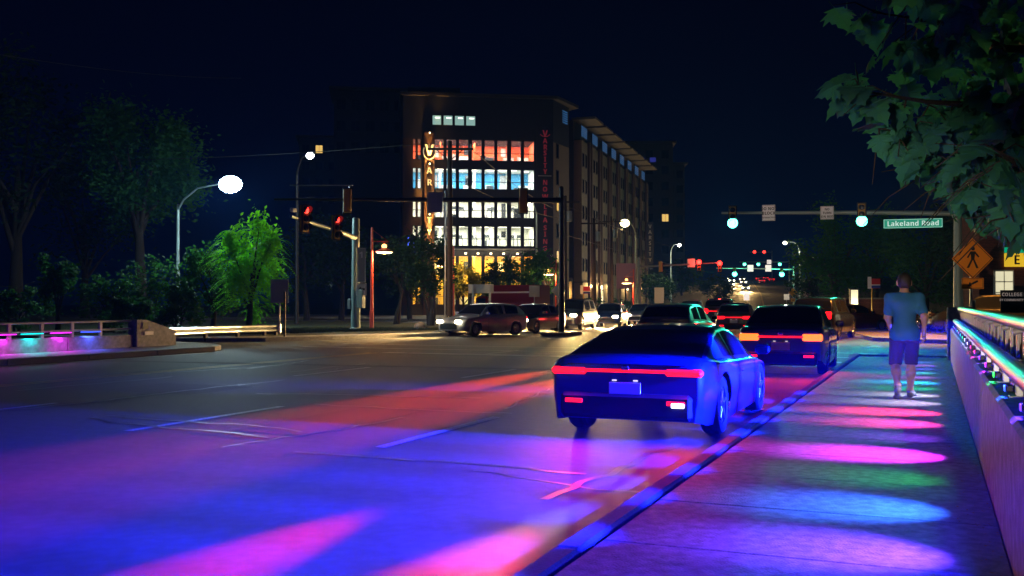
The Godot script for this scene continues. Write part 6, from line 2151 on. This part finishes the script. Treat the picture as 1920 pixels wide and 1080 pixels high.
	put("shirt", flesh(sb, 0.014, 0.05, func(p: Vector3) -> float:
		var d := maxf(0.82 - p.y, p.y - 1.50) + 0.004 * sin(p.y * 46.0 + p.x * 22.0) + 0.003 * sin(p.x * 60.0 - p.y * 15.0)
		return d), M["shirt blue"], t)
	var kb := [[hip + Vector3(-0.06, -0.02, 0), hip + Vector3(0.06, -0.02, 0), 0.135, 0.135]]
	for k in ["l", "r"]:
		kb.append([j["hip" + k], (j["hip" + k] as Vector3).lerp(j["knee" + k], 1.05), 0.108, 0.090])
	put("shorts", flesh(kb, 0.014, 0.03, func(p: Vector3) -> float: return maxf(0.47 - p.y, p.y - 0.96)), M["shorts brown"], t)
	for k in ["l", "r"]:
		var a: Vector3 = j["ankle" + k]
		var o: Vector3 = j["toe" + k]
		put("shoe", flesh([[a + Vector3(0, -0.01, 0.01), a + Vector3(0, -0.045, 0.035), 0.046, 0.042], [a + Vector3(0, -0.045, 0.03), o, 0.046, 0.036], [o + Vector3(-0.015, 0, 0), o + Vector3(0.015, 0, 0.02), 0.034, 0.034]], 0.009, 0.02, func(p: Vector3) -> float: return 0.002 - p.y), M["shoe"], t)


func small_things() -> void:
	# parked motorcycles at the corner
	for q in [[1742, 46.5, 0.9, "parked scooter with pale panels on the corner lawn behind the person", "white paint"], [1762, 48.0, 1.2, "dark parked motorcycle beside the end pillar of the parapet", "car black"], [1726, 47.5, 1.1, "dark parked motorcycle left of the pale scooter", "car red"]]:
		var t := thing("motorcycle", q[3], "motorcycle", W(q[0], q[1], 0.17), q[2], "motorcycles parked at the corner")
		for z in [-0.65, 0.62]:
			var w := Shape.new()
			w.lathe([Vector2(0.20, -0.05), Vector2(0.29, -0.045), Vector2(0.31, 0.0), Vector2(0.29, 0.045), Vector2(0.20, 0.05)], Vector3(0, 0.31, z), 18, Vector3.RIGHT)
			var wn := put("wheel", w, M["rubber"], t)
			var sp := Shape.new()
			for k in 5:
				var a := TAU * k / 5
				sp.tube([Vector3(0, 0.31, z), Vector3(0, 0.31 + cos(a) * 0.21, z + sin(a) * 0.21)], 0.015, 4)
			put("rim", sp, M["rim metal"], wn)
		put("frame", tb([Vector3(0, 0.32, 0.6), Vector3(0, 0.42, 0.1), Vector3(0, 0.78, -0.35), Vector3(0, 0.9, -0.42)], 0.04, 6), M["dark metal"], t)
		put("fork", tb([Vector3(0, 0.31, -0.65), Vector3(0, 0.98, -0.40)], 0.035, 6), M["chrome"], t)
		var tk := Shape.new()
		tk.ball(Vector3(0, 0.80, -0.12), Vector3(0.15, 0.14, 0.28), 10)
		put("tank", tk, M[q[4]], t)
		put("engine", bx(Vector3(0, 0.45, 0.0), Vector3(0.26, 0.3, 0.42), 0.06), M["rim metal"], t)
		put("saddle", bx(Vector3(0, 0.80, 0.36), Vector3(0.24, 0.10, 0.66), 0.045), M["black"], t)
		put("handlebar", tb([Vector3(-0.36, 1.04, -0.30), Vector3(-0.1, 1.02, -0.42), Vector3(0.1, 1.02, -0.42), Vector3(0.36, 1.04, -0.30)], 0.016, 6), M["chrome"], t)
		put("headlight", bx(Vector3(0, 0.90, -0.50), Vector3(0.16, 0.16, 0.12), 0.05), M["chrome"], t)
		put("exhaust_pipe", tb([Vector3(0.14, 0.36, -0.1), Vector3(0.16, 0.30, 0.75)], 0.04, 8), M["chrome"], t)
	# delivery van at the kerb before the corner building
	var v := thing("delivery_van", "dark red box van standing behind the guide sign posts", "van", W(962, 76, 0.0), 1.35)
	put("cargo_box", bx(Vector3(0, 1.75, 0.6), Vector3(2.1, 2.2, 4.2), 0.05), M["car red"], v)
	put("cab", bx(Vector3(0, 1.2, -2.2), Vector3(1.95, 1.6, 1.5), 0.2), M["car red"], v)
	put("windscreen", bx(Vector3(0, 1.6, -2.96), Vector3(1.6, 0.6, 0.03), 0.01), M["dark glass"], v)
	for s in [-1.0, 1.0]:
		put("side_window", bx(Vector3(s * 0.985, 1.6, -2.3), Vector3(0.02, 0.5, 0.8), 0.005), M["dark glass"], v)
		put("stripe", bx(Vector3(s * 1.056, 2.3, 0.6), Vector3(0.012, 0.12, 4.0)), M["sign white"], v)
		put("head_lamp", bx(Vector3(s * 0.7, 0.85, -2.95), Vector3(0.3, 0.2, 0.06), 0.02), M["lens dark"], v)
		for z in [-2.0, 1.6]:
			var w := Shape.new()
			w.lathe([Vector2(0.0, -0.1), Vector2(0.38, -0.1), Vector2(0.4, 0.0), Vector2(0.38, 0.1), Vector2(0.0, 0.1)], Vector3(s * 0.9, 0.4, z), 16, Vector3.RIGHT)
			put("wheel", w, M["rubber"], v)
	# stone at the foot of the verge trees, cabinet, drain slab
	var st := Shape.new()
	st.ball(Vector3(0, 0.12, 0), Vector3(0.34, 0.28, 0.25), 8)
	var so := tag(put("boulder", st, M["concrete"]), "pale boulder on the verge before the several stemmed tree", "boulder") as MeshInstance3D
	so.position = W(787, 50, 0.16)
	var dr := Shape.new()
	dr.rbox(Vector3(0, 0.06, 0), Vector3(1.1, 0.10, 0.5), 0.02)
	var dn := tag(put("drain_slab", dr, M["concrete"]), "pale concrete drain slab at the verge kerb below the utility pole", "drain cover") as MeshInstance3D
	dn.transform = Transform3D(Basis(Vector3.UP, 0.9), W(838, 46.2, 0.10))
	var gt := Shape.new()
	gt.rbox(Vector3(0, 0.05, 0), Vector3(1.4, 0.10, 0.3), 0.01)
	var gn := tag(put("drain_inlet", gt, M["joint"]), "dark storm drain inlet in the kerb beside the guard rail", "drain inlet") as MeshInstance3D
	gn.transform = Transform3D(Basis(Vector3.UP, 1.0), W(476, 40.5, 0.02))
